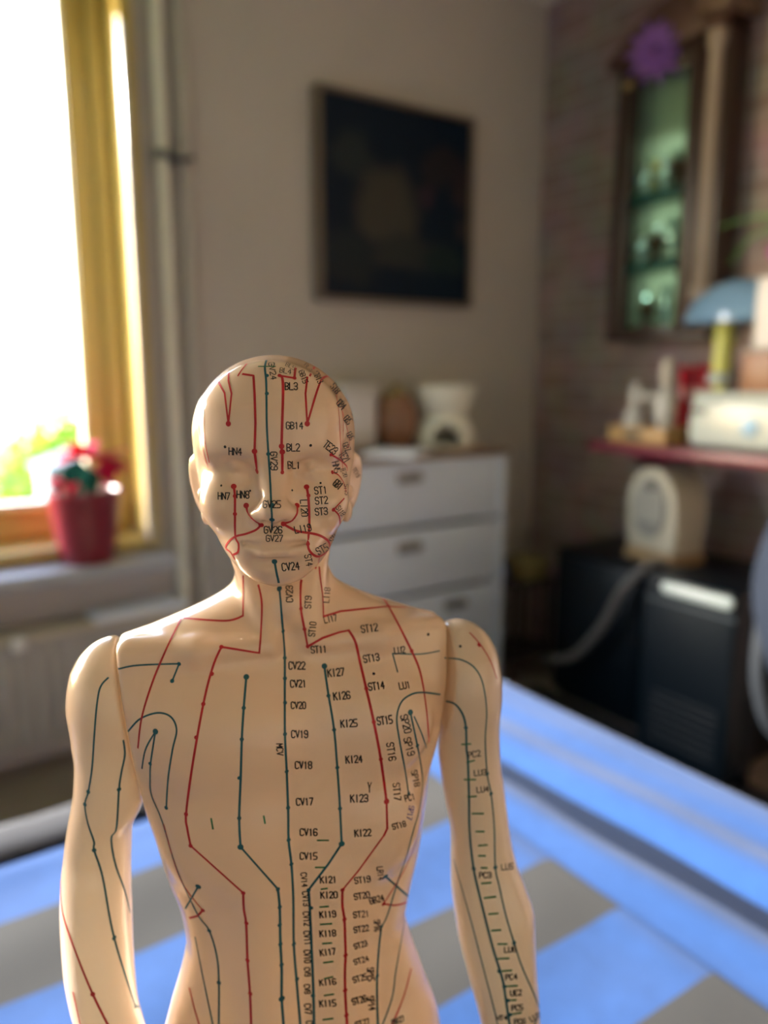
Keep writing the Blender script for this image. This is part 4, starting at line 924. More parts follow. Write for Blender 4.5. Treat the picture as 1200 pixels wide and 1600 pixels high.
# printed artwork, drawn on the figure's front elevation in millimetres: ink, width, smooth, points
ART_LINES = [
 (1,0.92,1,[(-34.8,-1.1),(-33.9,-2.1),(-33.8,-7.0),(-34.3,-16.6),(-34.7,-24.8),(-34.5,-26.5),(-34.7,-33.5)]),
 (1,0.79,0,[(-34.8,-1.1),(-32.4,-1.5),(-29.9,-1.9)]),
 (1,0.84,0,[(-29.9,-1.9),(-29.6,0.8),(-28.5,3.7)]),
 (1,0.84,0,[(-46.9,-0.6),(-43.5,-1.1),(-43.3,-7.0),(-43.3,-16.6),(-43.9,-26.3)]),
 (1,0.97,0,[(-43.9,-26.3),(-43.2,-33.1)]),
 (1,0.55,1,[(-48.6,-1.1),(-47.3,0.8),(-45.7,2.7)]),
 (1,0.67,0,[(-55.1,-3.4),(-53.3,-6.8),(-52.4,-17.0)]),
 (1,0.67,0,[(-51.5,1.5),(-51.9,-2.7),(-51.0,-7.0),(-52.4,-17.0)]),
 (1,0.71,1,[(-23.0,2.1),(-24.7,-1.1)]),
 (1,0.71,0,[(-25.6,-1.7),(-26.3,-7.0),(-25.9,-17.0)]),
 (1,0.75,1,[(-17.3,-1.3),(-20.1,-1.7),(-22.0,-4.9),(-25.9,-17.0)]),
 (1,0.42,1,[(-16.3,-5.9),(-15.3,-12.3),(-14.9,-20.9),(-14.6,-27.4),(-14.0,-32.8)]),
 (1,0.42,1,[(-14.4,-11.4),(-13.8,-16.6),(-14.1,-25.2),(-14.6,-28.7)]),
 (1,0.53,1,[(-14.4,-11.4),(-12.9,-17.2),(-11.7,-23.0),(-12.6,-25.2)]),
 (1,0.63,1,[(-18.0,-27.4),(-15.2,-29.1),(-12.9,-31.3),(-12.6,-32.8)]),
 (1,0.62,1,[(-17.7,-33.5),(-15.7,-34.4),(-13.8,-37.2),(-13.1,-40.1)]),
 (1,0.53,1,[(-17.4,-46.4),(-15.4,-44.3),(-13.8,-42.6)]),
 (1,0.57,1,[(-17.4,-46.4),(-15.6,-48.4),(-15.2,-51.3)]),
 (1,0.88,1,[(-26.5,-38.4),(-25.9,-42.8),(-25.8,-51.7),(-26.4,-58.5),(-25.6,-61.3),(-23.4,-62.9),(-21.1,-62.2),(-19.1,-60.1),(-19.3,-57.6),(-22.1,-55.6),(-25.5,-54.7),(-29.9,-54.0),(-33.1,-52.4),(-34.7,-51.3)]),
 (1,0.84,1,[(-29.9,-45.0),(-30.0,-47.7),(-31.8,-50.2),(-34.7,-51.3)]),
 (1,0.84,1,[(-47.3,-45.0),(-46.7,-47.7),(-45.0,-49.9),(-42.4,-51.7)]),
 (1,0.75,1,[(-42.4,-51.7),(-44.2,-53.5),(-47.6,-54.9),(-51.2,-55.8),(-53.7,-57.6),(-54.9,-59.9),(-53.4,-61.3),(-51.9,-64.0)]),
 (1,0.80,1,[(-51.4,-38.4),(-51.1,-41.7),(-51.3,-47.9),(-51.4,-55.8),(-50.4,-58.5),(-50.7,-61.3),(-52.1,-62.2)]),
 (1,0.38,1,[(-61.8,-10.6),(-62.6,-17.0),(-61.4,-25.2),(-59.9,-31.7)]),
 (1,0.38,1,[(-60.4,-12.3),(-60.6,-22.0),(-59.4,-30.0)]),
 (1,0.53,1,[(-22.5,-63.1),(-23.0,-65.4),(-23.9,-67.2)]),
 (1,0.62,1,[(-22.7,-64.0),(-22.4,-70.0),(-21.6,-77.2),(-21.4,-84.7)]),
 (1,0.70,0,[(-21.4,-84.7),(-15.3,-82.8),(0.7,-81.1),(7.4,-81.4)]),
 (1,0.84,1,[(-27.7,-70.0),(-29.1,-72.5),(-29.3,-81.8),(-28.1,-89.4),(-27.1,-95.8)]),
 (1,0.83,0,[(-27.1,-95.8),(-21.8,-92.7),(-15.9,-90.6),(-12.5,-89.9)]),
 (1,0.92,1,[(-12.5,-89.9),(-10.2,-94.1),(-8.7,-101.1),(-6.4,-111.7),(-3.7,-124.5),(-1.2,-139.0),(0.9,-155.9)]),
 (1,0.77,0,[(0.9,-155.9),(1.2,-166.8),(0.0,-169.6)]),
 (1,0.58,0,[(0.0,-169.6),(-9.6,-184.2),(-15.7,-192.3)]),
 (1,0.82,1,[(-15.7,-192.3),(-15.8,-199.0),(-15.1,-204.8),(-14.9,-212.8),(-14.8,-220.3),(-15.1,-227.0),(-15.1,-235.8),(-14.7,-246.9),(-14.3,-254.5)]),
 (1,0.83,1,[(-1.6,-77.2),(1.4,-80.7),(9.8,-97.5),(13.1,-106.4),(15.3,-120.1),(16.3,-132.2)]),
 (1,0.53,1,[(30.4,-90.8),(34.3,-95.3),(37.9,-101.3),(40.3,-107.8)]),
 (1,0.62,1,[(-49.1,-68.1),(-49.4,-76.9),(-49.7,-84.4)]),
 (1,0.69,1,[(-49.7,-84.4),(-52.9,-85.8),(-57.6,-86.3),(-70.5,-85.4)]),
 (1,0.66,1,[(-44.3,-71.8),(-43.0,-79.3),(-43.5,-89.9),(-44.4,-98.2)]),
 (1,0.74,0,[(-44.4,-98.2),(-57.8,-96.0)]),
 (1,0.78,1,[(-57.8,-96.0),(-61.0,-103.0),(-65.1,-117.6),(-70.3,-142.6),(-73.3,-161.0),(-73.1,-167.0),(-72.2,-173.9)]),
 (1,0.62,0,[(-72.2,-173.9),(-53.2,-193.6)]),
 (1,0.77,1,[(-53.2,-193.6),(-53.2,-200.4),(-52.5,-207.2),(-52.5,-222.5),(-52.0,-238.1),(-52.0,-254.5)]),
 (1,0.66,1,[(-71.6,-85.6),(-76.9,-95.8),(-82.6,-108.3),(-87.5,-122.5),(-89.6,-134.5)]),
 (1,0.53,1,[(-81.8,-165.2),(-77.7,-184.7),(-73.6,-193.9),(-68.8,-200.9)]),
 (1,0.72,0,[(-68.8,-200.9),(-70.9,-203.4),(-73.8,-204.2)]),
 (1,0.53,1,[(-75.4,-234.9),(-73.9,-243.8),(-71.6,-254.5)]),
 (1,0.62,1,[(-121.7,-186.3),(-122.1,-202.3),(-118.1,-220.0),(-113.1,-237.5),(-107.4,-253.3)]),
 (1,0.43,1,[(-120.7,-236.6),(-118.5,-253.9)]),
 (1,0.62,1,[(10.4,-226.4),(8.2,-236.3),(5.5,-244.9),(2.0,-253.9)]),
 (1,0.53,1,[(14.2,-161.8),(11.0,-174.9),(7.2,-184.7),(-0.2,-198.2)]),
 (1,0.58,1,[(-0.2,-198.2),(4.4,-198.8),(9.0,-197.4)]),
 (2,0.71,1,[(-38.9,4.4),(-39.6,1.5),(-39.3,-3.8),(-39.5,-16.6),(-39.3,-25.2),(-38.9,-35.0),(-38.7,-45.0),(-38.6,-49.9),(-38.7,-53.5)]),
 (3,0.55,0,[(-41.7,1.9),(-36.2,1.9)]),
 (2,0.79,1,[(-38.1,-64.7),(-37.5,-68.8),(-36.6,-74.6),(-35.8,-89.9),(-35.4,-100.6),(-35.8,-117.6),(-36.0,-130.0),(-35.7,-143.8),(-35.5,-158.4),(-35.6,-171.5),(-34.8,-181.5),(-34.4,-195.0),(-34.6,-215.5),(-33.9,-230.9),(-33.2,-243.8),(-32.6,-254.5)]),
 (2,0.78,1,[(-49.3,-107.3),(-50.6,-119.1),(-51.7,-131.2),(-52.6,-146.4),(-53.7,-162.6),(-53.6,-174.4)]),
 (2,0.62,0,[(-53.6,-174.4),(-40.1,-192.0)]),
 (2,0.82,1,[(-40.1,-192.0),(-39.6,-200.4),(-39.7,-214.1),(-39.5,-226.7),(-39.8,-239.5),(-39.2,-254.5)]),
 (2,0.74,1,[(-21.3,-103.2),(-20.0,-113.9),(-18.1,-127.5),(-17.1,-142.6),(-16.3,-158.7),(-15.8,-173.1)]),
 (2,0.77,0,[(-15.8,-173.1),(-20.9,-181.5),(-28.5,-192.3)]),
 (2,0.82,1,[(-28.5,-192.3),(-28.2,-199.0),(-27.9,-211.4),(-27.6,-225.3),(-27.4,-238.1),(-27.4,-254.5)]),
 (2,0.55,1,[(-94.7,-104.2),(-89.1,-103.0),(-80.9,-102.5),(-73.1,-102.3)]),
 (2,0.55,0,[(-73.1,-102.3),(-75.9,-108.8)]),
 (2,0.60,1,[(-92.7,-128.0),(-88.2,-123.3),(-81.8,-121.0),(-77.1,-122.5),(-75.2,-127.5),(-77.0,-135.0),(-79.2,-146.4),(-80.5,-158.4)]),
 (2,0.57,1,[(-88.6,-142.6),(-86.8,-135.0),(-82.9,-128.2)]),
 (2,0.60,1,[(-82.9,-128.2),(-85.2,-140.0),(-85.8,-146.4),(-85.7,-153.3),(-82.4,-163.6),(-77.7,-183.9),(-71.0,-202.3),(-66.7,-209.7),(-64.2,-221.1),(-63.9,-232.4),(-64.8,-254.5)]),
 (2,0.62,0,[(-75.3,-200.1),(-70.1,-190.9)]),
 (2,0.48,1,[(-72.2,-212.5),(-70.0,-229.5),(-66.5,-254.5)]),
 (2,0.60,1,[(-98.8,-107.6),(-101.8,-111.2),(-103.6,-118.6),(-105.4,-131.2),(-106.9,-142.6),(-108.9,-152.0),(-110.5,-157.1),(-110.0,-164.4),(-108.2,-172.3),(-108.4,-175.7),(-106.0,-186.9),(-103.3,-212.8),(-97.0,-242.9)]),
 (2,0.65,0,[(-97.0,-242.9),(-94.5,-243.5)]),
 (2,0.62,1,[(-94.8,-131.7),(-94.6,-137.2),(-96.2,-143.8),(-97.6,-151.0),(-99.5,-166.5),(-101.7,-171.0),(-100.9,-181.5),(-98.0,-192.8),(-96.6,-201.8)]),
 (2,0.48,0,[(3.0,-98.4),(4.8,-105.4)]),
 (2,0.44,1,[(3.0,-98.4),(12.5,-98.7),(19.6,-97.5)]),
 (2,0.60,1,[(20.0,-113.9),(14.0,-113.2),(9.9,-113.9),(6.2,-116.9),(4.6,-123.0),(5.6,-131.5),(7.5,-142.3),(9.0,-152.8)]),
 (2,0.64,1,[(9.5,-120.8),(12.1,-133.7),(13.6,-142.3),(14.1,-148.9),(13.0,-159.2),(10.7,-168.3),(8.2,-178.9),(5.3,-188.2),(1.2,-203.1),(-1.0,-207.8)]),
 (2,0.80,1,[(-1.0,-207.8),(-2.0,-216.9),(-2.7,-229.5),(-2.7,-242.3),(-2.3,-254.5)]),
 (2,0.51,1,[(10.9,-122.5),(13.5,-128.7),(15.4,-134.5)]),
 (2,0.67,0,[(0.5,-186.6),(9.0,-195.0)]),
 (2,0.53,1,[(9.7,-199.0),(7.8,-205.9),(6.1,-216.9),(4.4,-228.1),(3.0,-239.5),(-1.3,-253.3)]),
 (2,0.74,1,[(21.9,-116.4),(25.6,-117.6),(28.4,-121.5),(29.7,-126.7),(30.1,-135.0),(30.7,-140.0),(31.4,-155.3),(31.9,-168.3),(33.7,-183.4),(36.9,-197.7),(41.7,-216.9),(45.8,-230.9),(47.3,-239.5),(49.7,-254.5)]),
 (2,0.53,1,[(21.7,-100.1),(27.4,-100.8),(32.2,-103.7),(35.3,-109.5),(37.0,-120.1),(36.8,-131.5),(37.8,-144.8),(39.4,-152.8),(40.9,-165.7),(41.8,-182.9),(43.5,-190.9),(46.3,-203.1),(49.8,-215.0),(53.1,-225.3),(58.4,-238.1),(60.9,-245.2)]),
 (2,0.75,0,[(60.9,-245.2),(58.7,-251.6)]),
 (2,0.43,1,[(26.2,-179.7),(32.4,-202.6),(37.4,-222.2),(43.8,-247.8),(44.7,-253.9)]),
 (3,0.58,0,[(28.4,-133.2),(31.5,-133.0)]),
 (3,0.58,0,[(30.4,-140.3),(33.0,-139.5)]),
 (3,0.58,0,[(29.6,-147.1),(33.6,-147.1)]),
 (3,0.58,0,[(30.9,-154.0),(34.0,-153.8)]),
 (3,0.58,0,[(32.7,-160.8),(36.8,-160.8)]),
 (3,0.58,0,[(34.3,-168.1),(37.2,-168.1)]),
 (3,0.58,0,[(35.4,-173.9),(38.5,-173.6)]),
 (3,0.58,0,[(35.5,-178.1),(37.9,-178.1)]),
 (3,0.58,0,[(36.6,-183.1),(38.7,-183.1)]),
 (3,0.60,0,[(36.9,-189.6),(40.3,-189.3)]),
 (3,0.60,0,[(38.0,-195.8),(42.2,-195.2)]),
 (3,0.58,0,[(39.9,-202.6),(43.3,-202.3)]),
 (3,0.58,0,[(41.1,-209.7),(44.5,-209.4)]),
 (3,0.58,0,[(43.7,-215.5),(47.1,-215.5)]),
 (3,0.60,0,[(43.8,-221.9),(48.0,-221.7)]),
 (3,0.60,0,[(45.7,-227.3),(49.2,-227.0)]),
 (3,0.60,0,[(46.6,-234.1),(51.6,-233.8)]),
 (3,0.58,0,[(48.1,-240.3),(51.3,-240.1)]),
 (3,0.60,0,[(49.2,-246.7),(53.5,-245.8)]),
 (3,0.58,0,[(-24.8,-171.7),(-20.8,-171.7)]),
 (3,0.58,0,[(-25.7,-182.9),(-22.1,-182.9)]),
 (3,0.58,0,[(-23.7,-192.0),(-21.5,-191.7)]),
 (3,0.58,0,[(-24.3,-199.6),(-21.1,-199.3)]),
 (3,0.60,0,[(-24.2,-207.0),(-20.0,-206.7)]),
 (3,0.58,0,[(-23.5,-215.3),(-20.1,-215.0)]),
 (3,0.60,0,[(-23.2,-223.6),(-19.7,-223.1)]),
 (3,0.60,0,[(-23.0,-230.7),(-19.8,-229.8)]),
 (3,0.60,0,[(-23.1,-238.1),(-19.6,-237.5)]),
 (3,0.60,0,[(-23.8,-249.0),(-20.0,-248.4)]),
 (3,0.58,0,[(-64.1,-162.8),(-63.6,-167.0)]),
 (3,0.58,0,[(-44.6,-161.8),(-44.2,-164.7)]),
 (4,0.38,0,[(-5.9,-148.2),(-5.4,-150.5),(-5.4,-152.2)]),
 (4,0.32,0,[(-4.7,-148.2),(-5.4,-150.5)]),
]
ART_DOTS = [
 (1,0.99,[(-34.7,-24.6),(-34.5,-26.5),(-43.9,-26.3),(-43.2,-33.1),(-52.4,-17.0),(-25.9,-17.0),(-26.5,-38.6),(-51.4,-38.4),(-47.3,-45.0),(-42.4,-51.7),(-29.9,-45.0),(-34.7,-51.3),(0.9,-155.9)]),
 (1,0.73,[(-34.8,-1.1),(-29.9,-1.9),(-34.7,-33.5),(-18.0,-27.4),(-17.7,-33.5),(-17.4,-46.4),(-25.9,-41.5),(-26.4,-58.5),(-51.1,-41.7),(-51.3,-47.9),(-27.1,-95.8),(-29.3,-81.8),(-28.1,-89.4),(-6.4,-111.7),(-3.7,-124.5),(-1.2,-139.0),(-15.7,-192.3),(-15.1,-204.8),(-14.8,-220.3),(-15.1,-235.8),(-14.7,-246.9),(-0.2,-198.2),(-72.2,-173.9),(-53.2,-193.6),(-61.6,-106.1),(-65.1,-117.6),(-68.2,-130.5),(-73.3,-161.0),(-52.4,-206.4),(-52.5,-222.5),(-51.9,-237.2),(-68.8,-200.9),(-57.8,-96.0),(-113.1,-237.5),(33.7,-95.3),(1.4,-80.7),(9.8,-97.5)]),
 (2,0.99,[(-38.1,-64.7),(-36.6,-74.6),(-38.5,-45.0),(-38.6,-49.9),(-49.3,-107.3),(-53.6,-174.4),(-15.8,-173.1),(-21.3,-103.2),(-70.1,-190.9),(-82.9,-128.2),(-39.8,-239.5),(0.5,-186.6),(9.5,-120.8)]),
 (2,0.71,[(-39.0,-1.1),(-39.2,-7.0),(-39.3,-27.2),(-35.8,-90.1),(-35.4,-100.1),(-35.5,-107.8),(-35.7,-117.1),(-36.0,-129.2),(-35.7,-143.8),(-35.5,-158.4),(-35.6,-171.5),(-34.8,-181.5),(-34.6,-215.5),(-33.7,-230.9),(-50.6,-119.1),(-51.7,-131.2),(-53.1,-146.4),(-53.7,-162.6),(-40.1,-192.0),(-39.6,-199.6),(-39.8,-207.2),(-39.7,-215.5),(-39.5,-224.5),(-20.0,-114.4),(-18.1,-127.5),(-17.1,-142.3),(-16.3,-158.7),(-28.5,-192.3),(-27.7,-199.9),(-27.6,-238.1),(-75.9,-108.8),(-73.1,-102.3),(-80.5,-158.4),(-85.5,-140.8),(-66.7,-209.7),(-63.9,-232.4),(-108.9,-152.0),(-110.5,-157.1),(-108.4,-175.7),(-103.3,-212.8),(-97.0,-242.9),(-97.6,-151.0),(-1.0,-207.8),(-2.7,-229.5),(37.8,-144.8),(39.4,-152.8),(41.8,-182.9),(33.7,-183.4),(49.8,-215.0),(46.6,-234.1),(48.1,-240.3),(49.2,-246.7),(44.5,-227.3),(29.7,-126.7),(12.1,-133.7),(9.0,-152.8)]),
 (4,0.52,[(15.6,-91.3),(-53.8,-24.8),(-24.9,-24.3),(-3.7,-106.1),(27.1,-95.8)]),
 (4,0.39,[(-55.6,-38.1),(-45.8,-39.9),(-31.5,-39.7),(-21.7,-37.2),(-25.8,-51.7)]),
]
# lettering: text, x, z, clockwise turn, cap height, letter spacing
ART_TEXT = [
 ('BL3',-31.0,-4.6,0,2.31,1.47,4), ('GB14',-30.2,-17.6,0,2.31,1.47,4), ('BL2',-30.8,-25.0,0,2.42,1.54,4), ('BL1',-30.7,-30.9,0,2.42,1.50,4), ('HN4',-50.4,-26.3,2,2.31,1.54,4),
 ('GV29',-37.4,-29.6,90,2.20,1.63,4), ('GV24',-37.1,0.4,82,1.89,1.47,4), ('BL4',-32.8,0.4,10,1.57,1.34,4), ('BL5',-31.1,1.9,28,1.26,1.18,4), ('GB15',-26.9,-1.5,70,1.78,1.13,4),
 ('BL6',-25.3,1.5,55,1.26,1.05,4), ('GB13',-22.0,-1.7,65,1.98,1.01,4), ('HN7',-54.8,-41.7,2,2.31,1.43,4), ('HN8',-48.3,-41.2,2,2.42,1.50,4), ('GV25',-38.5,-44.6,0,2.42,1.54,4),
 ('GV26',-38.3,-53.5,0,2.53,1.61,4), ('GV27',-37.9,-56.5,0,2.09,1.50,4), ('LI20',-27.5,-45.9,88,2.31,1.50,4), ('LI19',-28.1,-53.1,-10,2.42,1.50,4), ('ST1',-21.7,-39.7,-5,2.42,1.50,4),
 ('ST2',-21.5,-43.2,-5,2.42,1.50,4), ('ST3',-21.6,-47.0,-5,2.42,1.50,4), ('TE23',-18.2,-25.0,38,2.52,1.26,4), ('HN5',-16.3,-31.7,78,2.10,1.39,4), ('GB1',-15.8,-37.7,40,2.64,1.01,4),
 ('ST8',-16.3,-5.3,50,2.42,1.10,4), ('GB4',-14.4,-10.6,45,2.42,1.01,4), ('GB5',-12.3,-15.7,48,2.31,0.88,4), ('GB6',-11.5,-21.1,60,1.98,0.88,4), ('GB7',-12.8,-24.8,62,1.98,1.01,4),
 ('TE21',-13.5,-28.2,58,2.42,0.97,4), ('GB8',-10.3,-14.0,62,1.26,0.84,4), ('TE20',-13.7,-33.5,75,1.47,0.84,4), ('SI19',-12.9,-39.5,85,1.54,0.92,4), ('SI18',-15.0,-46.8,55,1.76,0.88,4),
 ('TE19',-9.6,-33.5,62,1.32,0.88,4), ('ST6',-17.3,-56.3,-45,2.20,1.23,4), ('ST5',-21.6,-60.3,-28,2.53,1.47,4), ('ST4',-26.3,-64.2,80,2.20,1.41,4), ('CV24',-32.6,-66.5,-6,2.65,1.56,4),
 ('CV23',-33.2,-76.5,-90,2.20,1.54,4), ('ST9',-26.8,-79.5,-86,2.19,1.56,4), ('ST10',-25.4,-89.4,-84,2.18,1.38,4), ('LI18',-20.2,-76.9,-84,1.98,1.41,4), ('LI17',-19.0,-85.6,-12,2.30,1.20,4),
 ('ST11',-23.2,-96.8,-4,2.53,1.43,4), ('ST12',-5.2,-89.1,-8,2.65,1.52,4), ('CV22',-31.1,-103.0,0,2.76,1.52,4), ('CV21',-30.8,-109.8,-2,2.65,1.47,4), ('CV20',-30.9,-118.1,0,2.53,1.38,4),
 ('CV19',-30.7,-129.2,0,2.76,1.56,4), ('CV18',-29.5,-141.3,0,2.76,1.61,4), ('CV17',-29.3,-155.9,-2,2.76,1.63,4), ('CV16',-28.1,-168.3,0,2.76,1.68,4), ('CV15',-28.3,-178.1,0,2.76,1.68,4),
 ('KI27',-17.2,-105.6,-6,2.76,1.56,4), ('KI26',-15.2,-114.4,-6,2.76,1.56,4), ('KI25',-12.7,-125.0,-4,2.76,1.56,4), ('KI24',-11.0,-139.0,-4,2.76,1.56,4), ('KI23',-9.2,-154.6,-2,2.88,1.68,4),
 ('KI22',-7.9,-168.6,-4,2.64,1.58,4), ('KI21',-21.0,-188.0,-2,2.64,1.58,4), ('KI20',-20.8,-194.4,-2,2.64,1.63,4), ('KI19',-21.4,-202.6,-4,2.64,1.58,4), ('KI18',-21.5,-210.8,-4,2.64,1.58,4),
 ('KI17',-21.6,-218.9,-8,2.64,1.54,4), ('KI16',-21.8,-232.1,-6,2.50,1.65,4), ('KI15',-21.9,-241.5,-4,2.75,1.65,4), ('ST13',-4.6,-100.1,-10,2.76,1.47,4), ('ST14',-2.8,-110.7,-8,2.76,1.47,4),
 ('ST15',0.2,-123.8,-8,2.99,1.43,4), ('ST16',2.6,-136.0,82,2.53,1.84,4), ('ST17',4.7,-152.0,85,2.40,1.82,4), ('ST18',5.5,-165.5,-16,2.18,1.33,4), ('ST19',-8.2,-188.0,-8,2.52,1.54,4),
 ('ST20',-8.5,-194.7,-10,2.52,1.54,4), ('GB24',-2.9,-196.3,-16,2.64,1.44,4), ('ST21',-8.8,-202.6,-6,2.50,1.55,4), ('ST22',-8.8,-208.9,-10,2.40,1.49,4), ('ST23',-9.1,-215.8,-18,2.25,1.35,4),
 ('ST24',-8.9,-222.5,-18,2.25,1.50,4), ('ST25',-9.4,-230.4,-18,2.50,1.45,4), ('ST26',-9.7,-240.1,-18,2.75,1.50,4), ('ST27',-8.5,-250.4,-18,2.50,1.50,4), ('SP20',7.9,-125.2,76,2.53,1.84,4),
 ('SP19',9.1,-134.0,76,2.53,1.84,4), ('SP18',11.5,-146.6,78,2.16,1.68,4), ('PC1',9.4,-154.3,-14,2.40,1.30,4), ('SP17',9.7,-160.5,100,1.92,1.44,5), ('LU2',5.5,-97.2,-8,2.42,1.36,4),
 ('LU1',7.3,-110.5,-10,2.53,1.38,4), ('LR14',-1.4,-185.3,84,2.16,1.44,4), ('SP16',-2.7,-207.5,88,2.25,1.25,4), ('SP15',-5.2,-228.7,86,2.50,1.50,4), ('SP14',-5.0,-241.5,82,2.50,1.60,4),
 ('CV14',-30.1,-188.0,86,2.16,1.54,4), ('CV13',-29.6,-196.0,86,2.25,1.60,4), ('CV12',-29.5,-204.5,86,2.25,1.55,4), ('CV11',-29.4,-212.8,86,2.25,1.55,4), ('CV10',-29.5,-220.8,88,2.40,1.44,4),
 ('CV9',-29.6,-227.6,86,2.16,1.34,4), ('CV8',-29.8,-235.2,86,2.25,1.45,4), ('CV7',-29.7,-244.1,86,2.50,1.65,4), ('CV6',-29.1,-251.6,86,2.50,1.50,4), ('MCV',-38.0,-135.2,90,2.30,1.61,4),
 ('GB27',5.5,-249.3,-24,2.25,1.35,4), ('PC2',32.9,-137.0,-12,2.28,1.58,4), ('LU3',35.2,-144.3,-6,2.18,1.52,4), ('LU4',36.3,-151.0,-6,2.19,1.52,4), ('LU5',46.2,-182.6,-6,2.28,1.54,4),
 ('PC3',38.1,-186.1,-2,2.28,1.58,4), ('LU6',48.4,-217.8,-4,2.28,1.58,4), ('PC4',49.2,-229.8,-6,2.38,1.55,4), ('UE2',51.2,-236.9,-6,2.38,1.50,4), ('PC5',51.9,-243.5,-6,2.38,1.55,4),
 ('PC6',53.1,-249.8,-4,2.38,1.55,4), ('LU7',59.0,-247.8,-28,2.38,1.55,4), ('HT4',46.0,-248.1,-4,2.12,1.50,4),
]
GLYPH = {   # strokes on a 4 x 6 cell
 'B': ['00 06 26 45 44 23 03', '23 42 41 20 00'], 'C': ['45 36 16 05 01 10 30 41'], 'E': ['46 06 00 40', '03 33'], 'G': ['45 36 16 05 01 10 30 41 43 23'], 'H': ['06 00', '46 40', '03 43'],
 'I': ['26 20'], 'K': ['06 00', '46 03', '14 40'], 'L': ['06 00 40'], 'M': ['00 06 22 46 40'], 'N': ['00 06 40 46'], 'P': ['00 06 36 45 44 33 03'], 'R': ['00 06 36 45 44 33 03', '23 40'],
 'S': ['45 36 16 05 04 13 33 42 41 30 10 01'], 'T': ['06 46', '26 20'], 'U': ['06 01 10 30 41 46'], 'V': ['06 20 46'],
 '0': ['16 36 45 41 30 10 01 05 16'], '1': ['15 26 20'], '2': ['05 16 36 45 44 00 40'], '3': ['05 16 36 45 44 33 13', '33 42 41 30 10 01'], '4': ['30 36 02 42'], '5': ['46 06 03 33 42 41 30 00'],
 '6': ['45 36 16 05 01 10 30 41 42 33 03'], '7': ['06 46 10'], '8': ['13 04 05 16 36 45 44 33 13 02 01 10 30 41 42 33'], '9': ['43 13 04 05 16 36 45 41 30 10 01']}
STENCIL = Vector((0, -260, 0))           # the artwork is wrapped onto the skin from a point in front of the face
ink = {k: ([], [], []) for k in skins}
def wrap(x, z):
    d = (Vector((x, 0, z)) - STENCIL).normalized(); best = None
    for k, t in trees.items():
        loc, n, i, dist = t.ray_cast(STENCIL, d, 900)
        if loc is not None and (best is None or dist < best[3]): best = (k, loc, n, dist)
    return best
def stroke(pts, wd, col, step=0.45, lift=0.10, cap=True):
    pts = [Vector((p[0], p[1])) for p in pts]; path = []
    if cap and len(pts) > 1:
        pts[0] = pts[0] + (pts[0]-pts[1]).normalized()*wd*0.4; pts[-1] = pts[-1] + (pts[-1]-pts[-2]).normalized()*wd*0.4
    for a, b in zip(pts, pts[1:]):
        n = max(1, int((b-a).length/step))
        path += [a + (b-a)*k/n for k in range(n)]
    path.append(pts[-1])
    hits = [wrap(p.x, p.y) for p in path]; prev = None
    for i, hcur in enumerate(hits):
        if hcur is None: prev = None; continue
        k, loc, n, dist = hcur; V_, F_, M_ = ink[k]
        j0, j1 = max(0, i-1), min(len(hits)-1, i+1)
        t = (hits[j1][1] if hits[j1] else loc) - (hits[j0][1] if hits[j0] else loc)
        if t.length < 1e-6 or t.length > 8: prev = None; continue
        sd = n.cross(t).normalized()*wd*0.5*min(1.25, dist/268)
        base = len(V_)
        for q in (loc - sd, loc + sd):
            near = trees[k].find_nearest(q)
            V_.append(tuple((near[0] if near[0] is not None and (near[0]-q).length < wd else q) + n*lift))
        if prev is not None and prev[0] == k and (prev[2] - loc).length < 6:
            a = prev[1]; F_.append((a, base, base+1, a+1)); M_.append(col)
        prev = (k, base, loc)
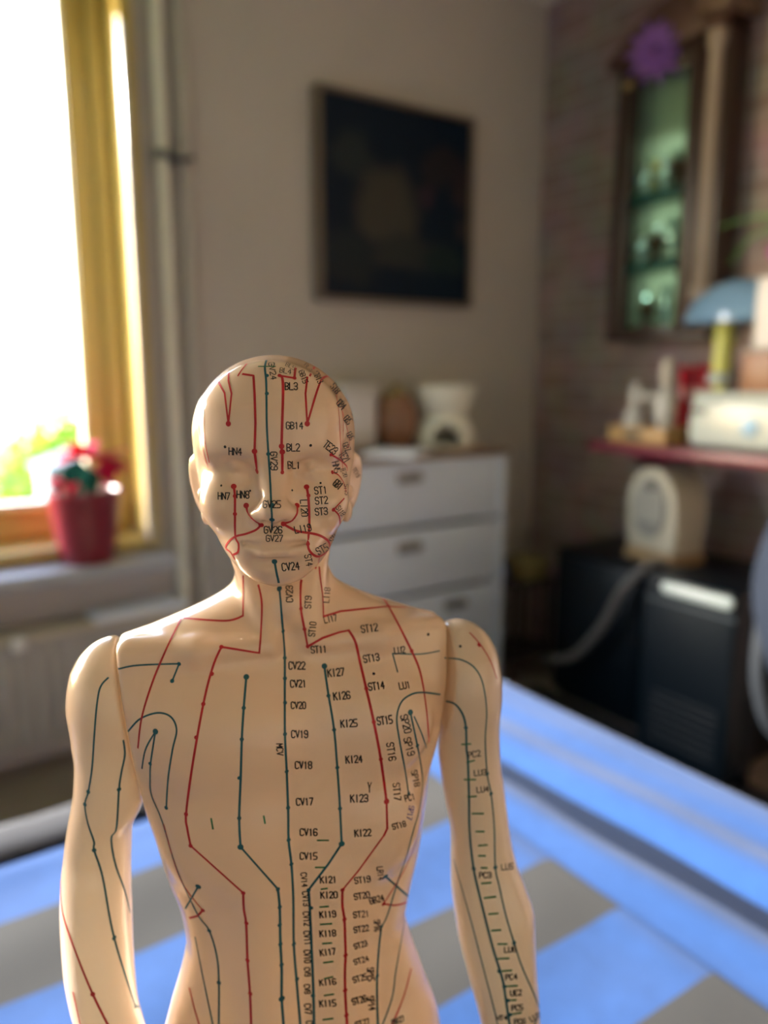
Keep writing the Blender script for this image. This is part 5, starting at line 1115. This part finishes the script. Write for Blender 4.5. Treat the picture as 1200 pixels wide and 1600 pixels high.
def dot(x, z, r, col, lift=0.14):
    hcur = wrap(x, z)
    if hcur is None: return
    k, loc, n, dist = hcur; V_, F_, M_ = ink[k]
    u = n.orthogonal().normalized(); v = n.cross(u); base = len(V_); r *= min(1.2, dist/268)
    for q in range(12):
        c = loc + (u*math.cos(q*math.pi/6) + v*math.sin(q*math.pi/6))*r
        V_.append(tuple(trees[k].find_nearest(c)[0] + n*lift))
    V_.append(tuple(loc + n*lift))
    for q in range(12): F_.append((base+12, base+q, base+(q+1) % 12)); M_.append(col)
for col, wd, sm, pts in ART_LINES:
    p = [(q.x, q.y) for q in catmull([(a, b, 0) for a, b in pts], 8)] if sm else pts
    stroke(p, wd, col, 0.6)
for col, r, pts in ART_DOTS:
    for x, z in pts: dot(x, z, r, col)
for txt, x, z, ang, hgt, adv, col in ART_TEXT:
    a = math.radians(ang); rt_ = Vector((math.cos(a), -math.sin(a))); up_ = Vector((math.sin(a), math.cos(a)))
    for i, ch in enumerate(txt):
        u0 = (i - (len(txt)-1)/2)*adv
        for st in GLYPH[ch]:
            pts = [Vector((x, z)) + rt_*(u0 + (int(g[0])/4 - .5)*adv*0.76) + up_*((int(g[1])/6 - .5)*hgt) for g in st.split()]
            stroke(pts, hgt*0.165, col, 0.35, 0.16)

fig = empty('acupuncture_model', (cam.location.x + 0.26*math.cos(HEADING), cam.location.y + 0.26*math.sin(HEADING), CAM_Z - 0.54), HEADING - math.radians(90),
            'cream vinyl male acupuncture figure with printed red and blue lines, standing on the towel', 'figure')
def skin_object(name, key, parent, skin=None):
    V, Q = skins[key]; inkV, inkF, inkM = ink.get(key, ([], [], [])) if 'ink' in globals() else ([], [], [])
    allV = np.concatenate([V, np.array(inkV).reshape(-1, 3)]) + np.array((0, 0, 540.0))
    me = bpy.data.meshes.new(name)
    me.from_pydata([tuple(v) for v in (allV*0.001)], [], [tuple(q) for q in Q] + [tuple(i + len(V) for i in f) for f in inkF])
    for m in [skin or VINYL] + INK[1:]: me.materials.append(m)
    mi = np.zeros(len(Q) + len(inkF), dtype=np.int32); mi[len(Q):] = inkM
    me.polygons.foreach_set('material_index', mi); me.polygons.foreach_set('use_smooth', np.ones(len(mi), dtype=bool))
    me.update()
    o = bpy.data.objects.new(name, me); C.objects.link(o); o.parent = parent
    return o
torso = skin_object('torso', 'torso', fig)
arm = skin_object('arm', 'arm_a', fig, SOFT_VINYL)
arm2 = skin_object('arm', 'arm_b', fig, SOFT_VINYL)
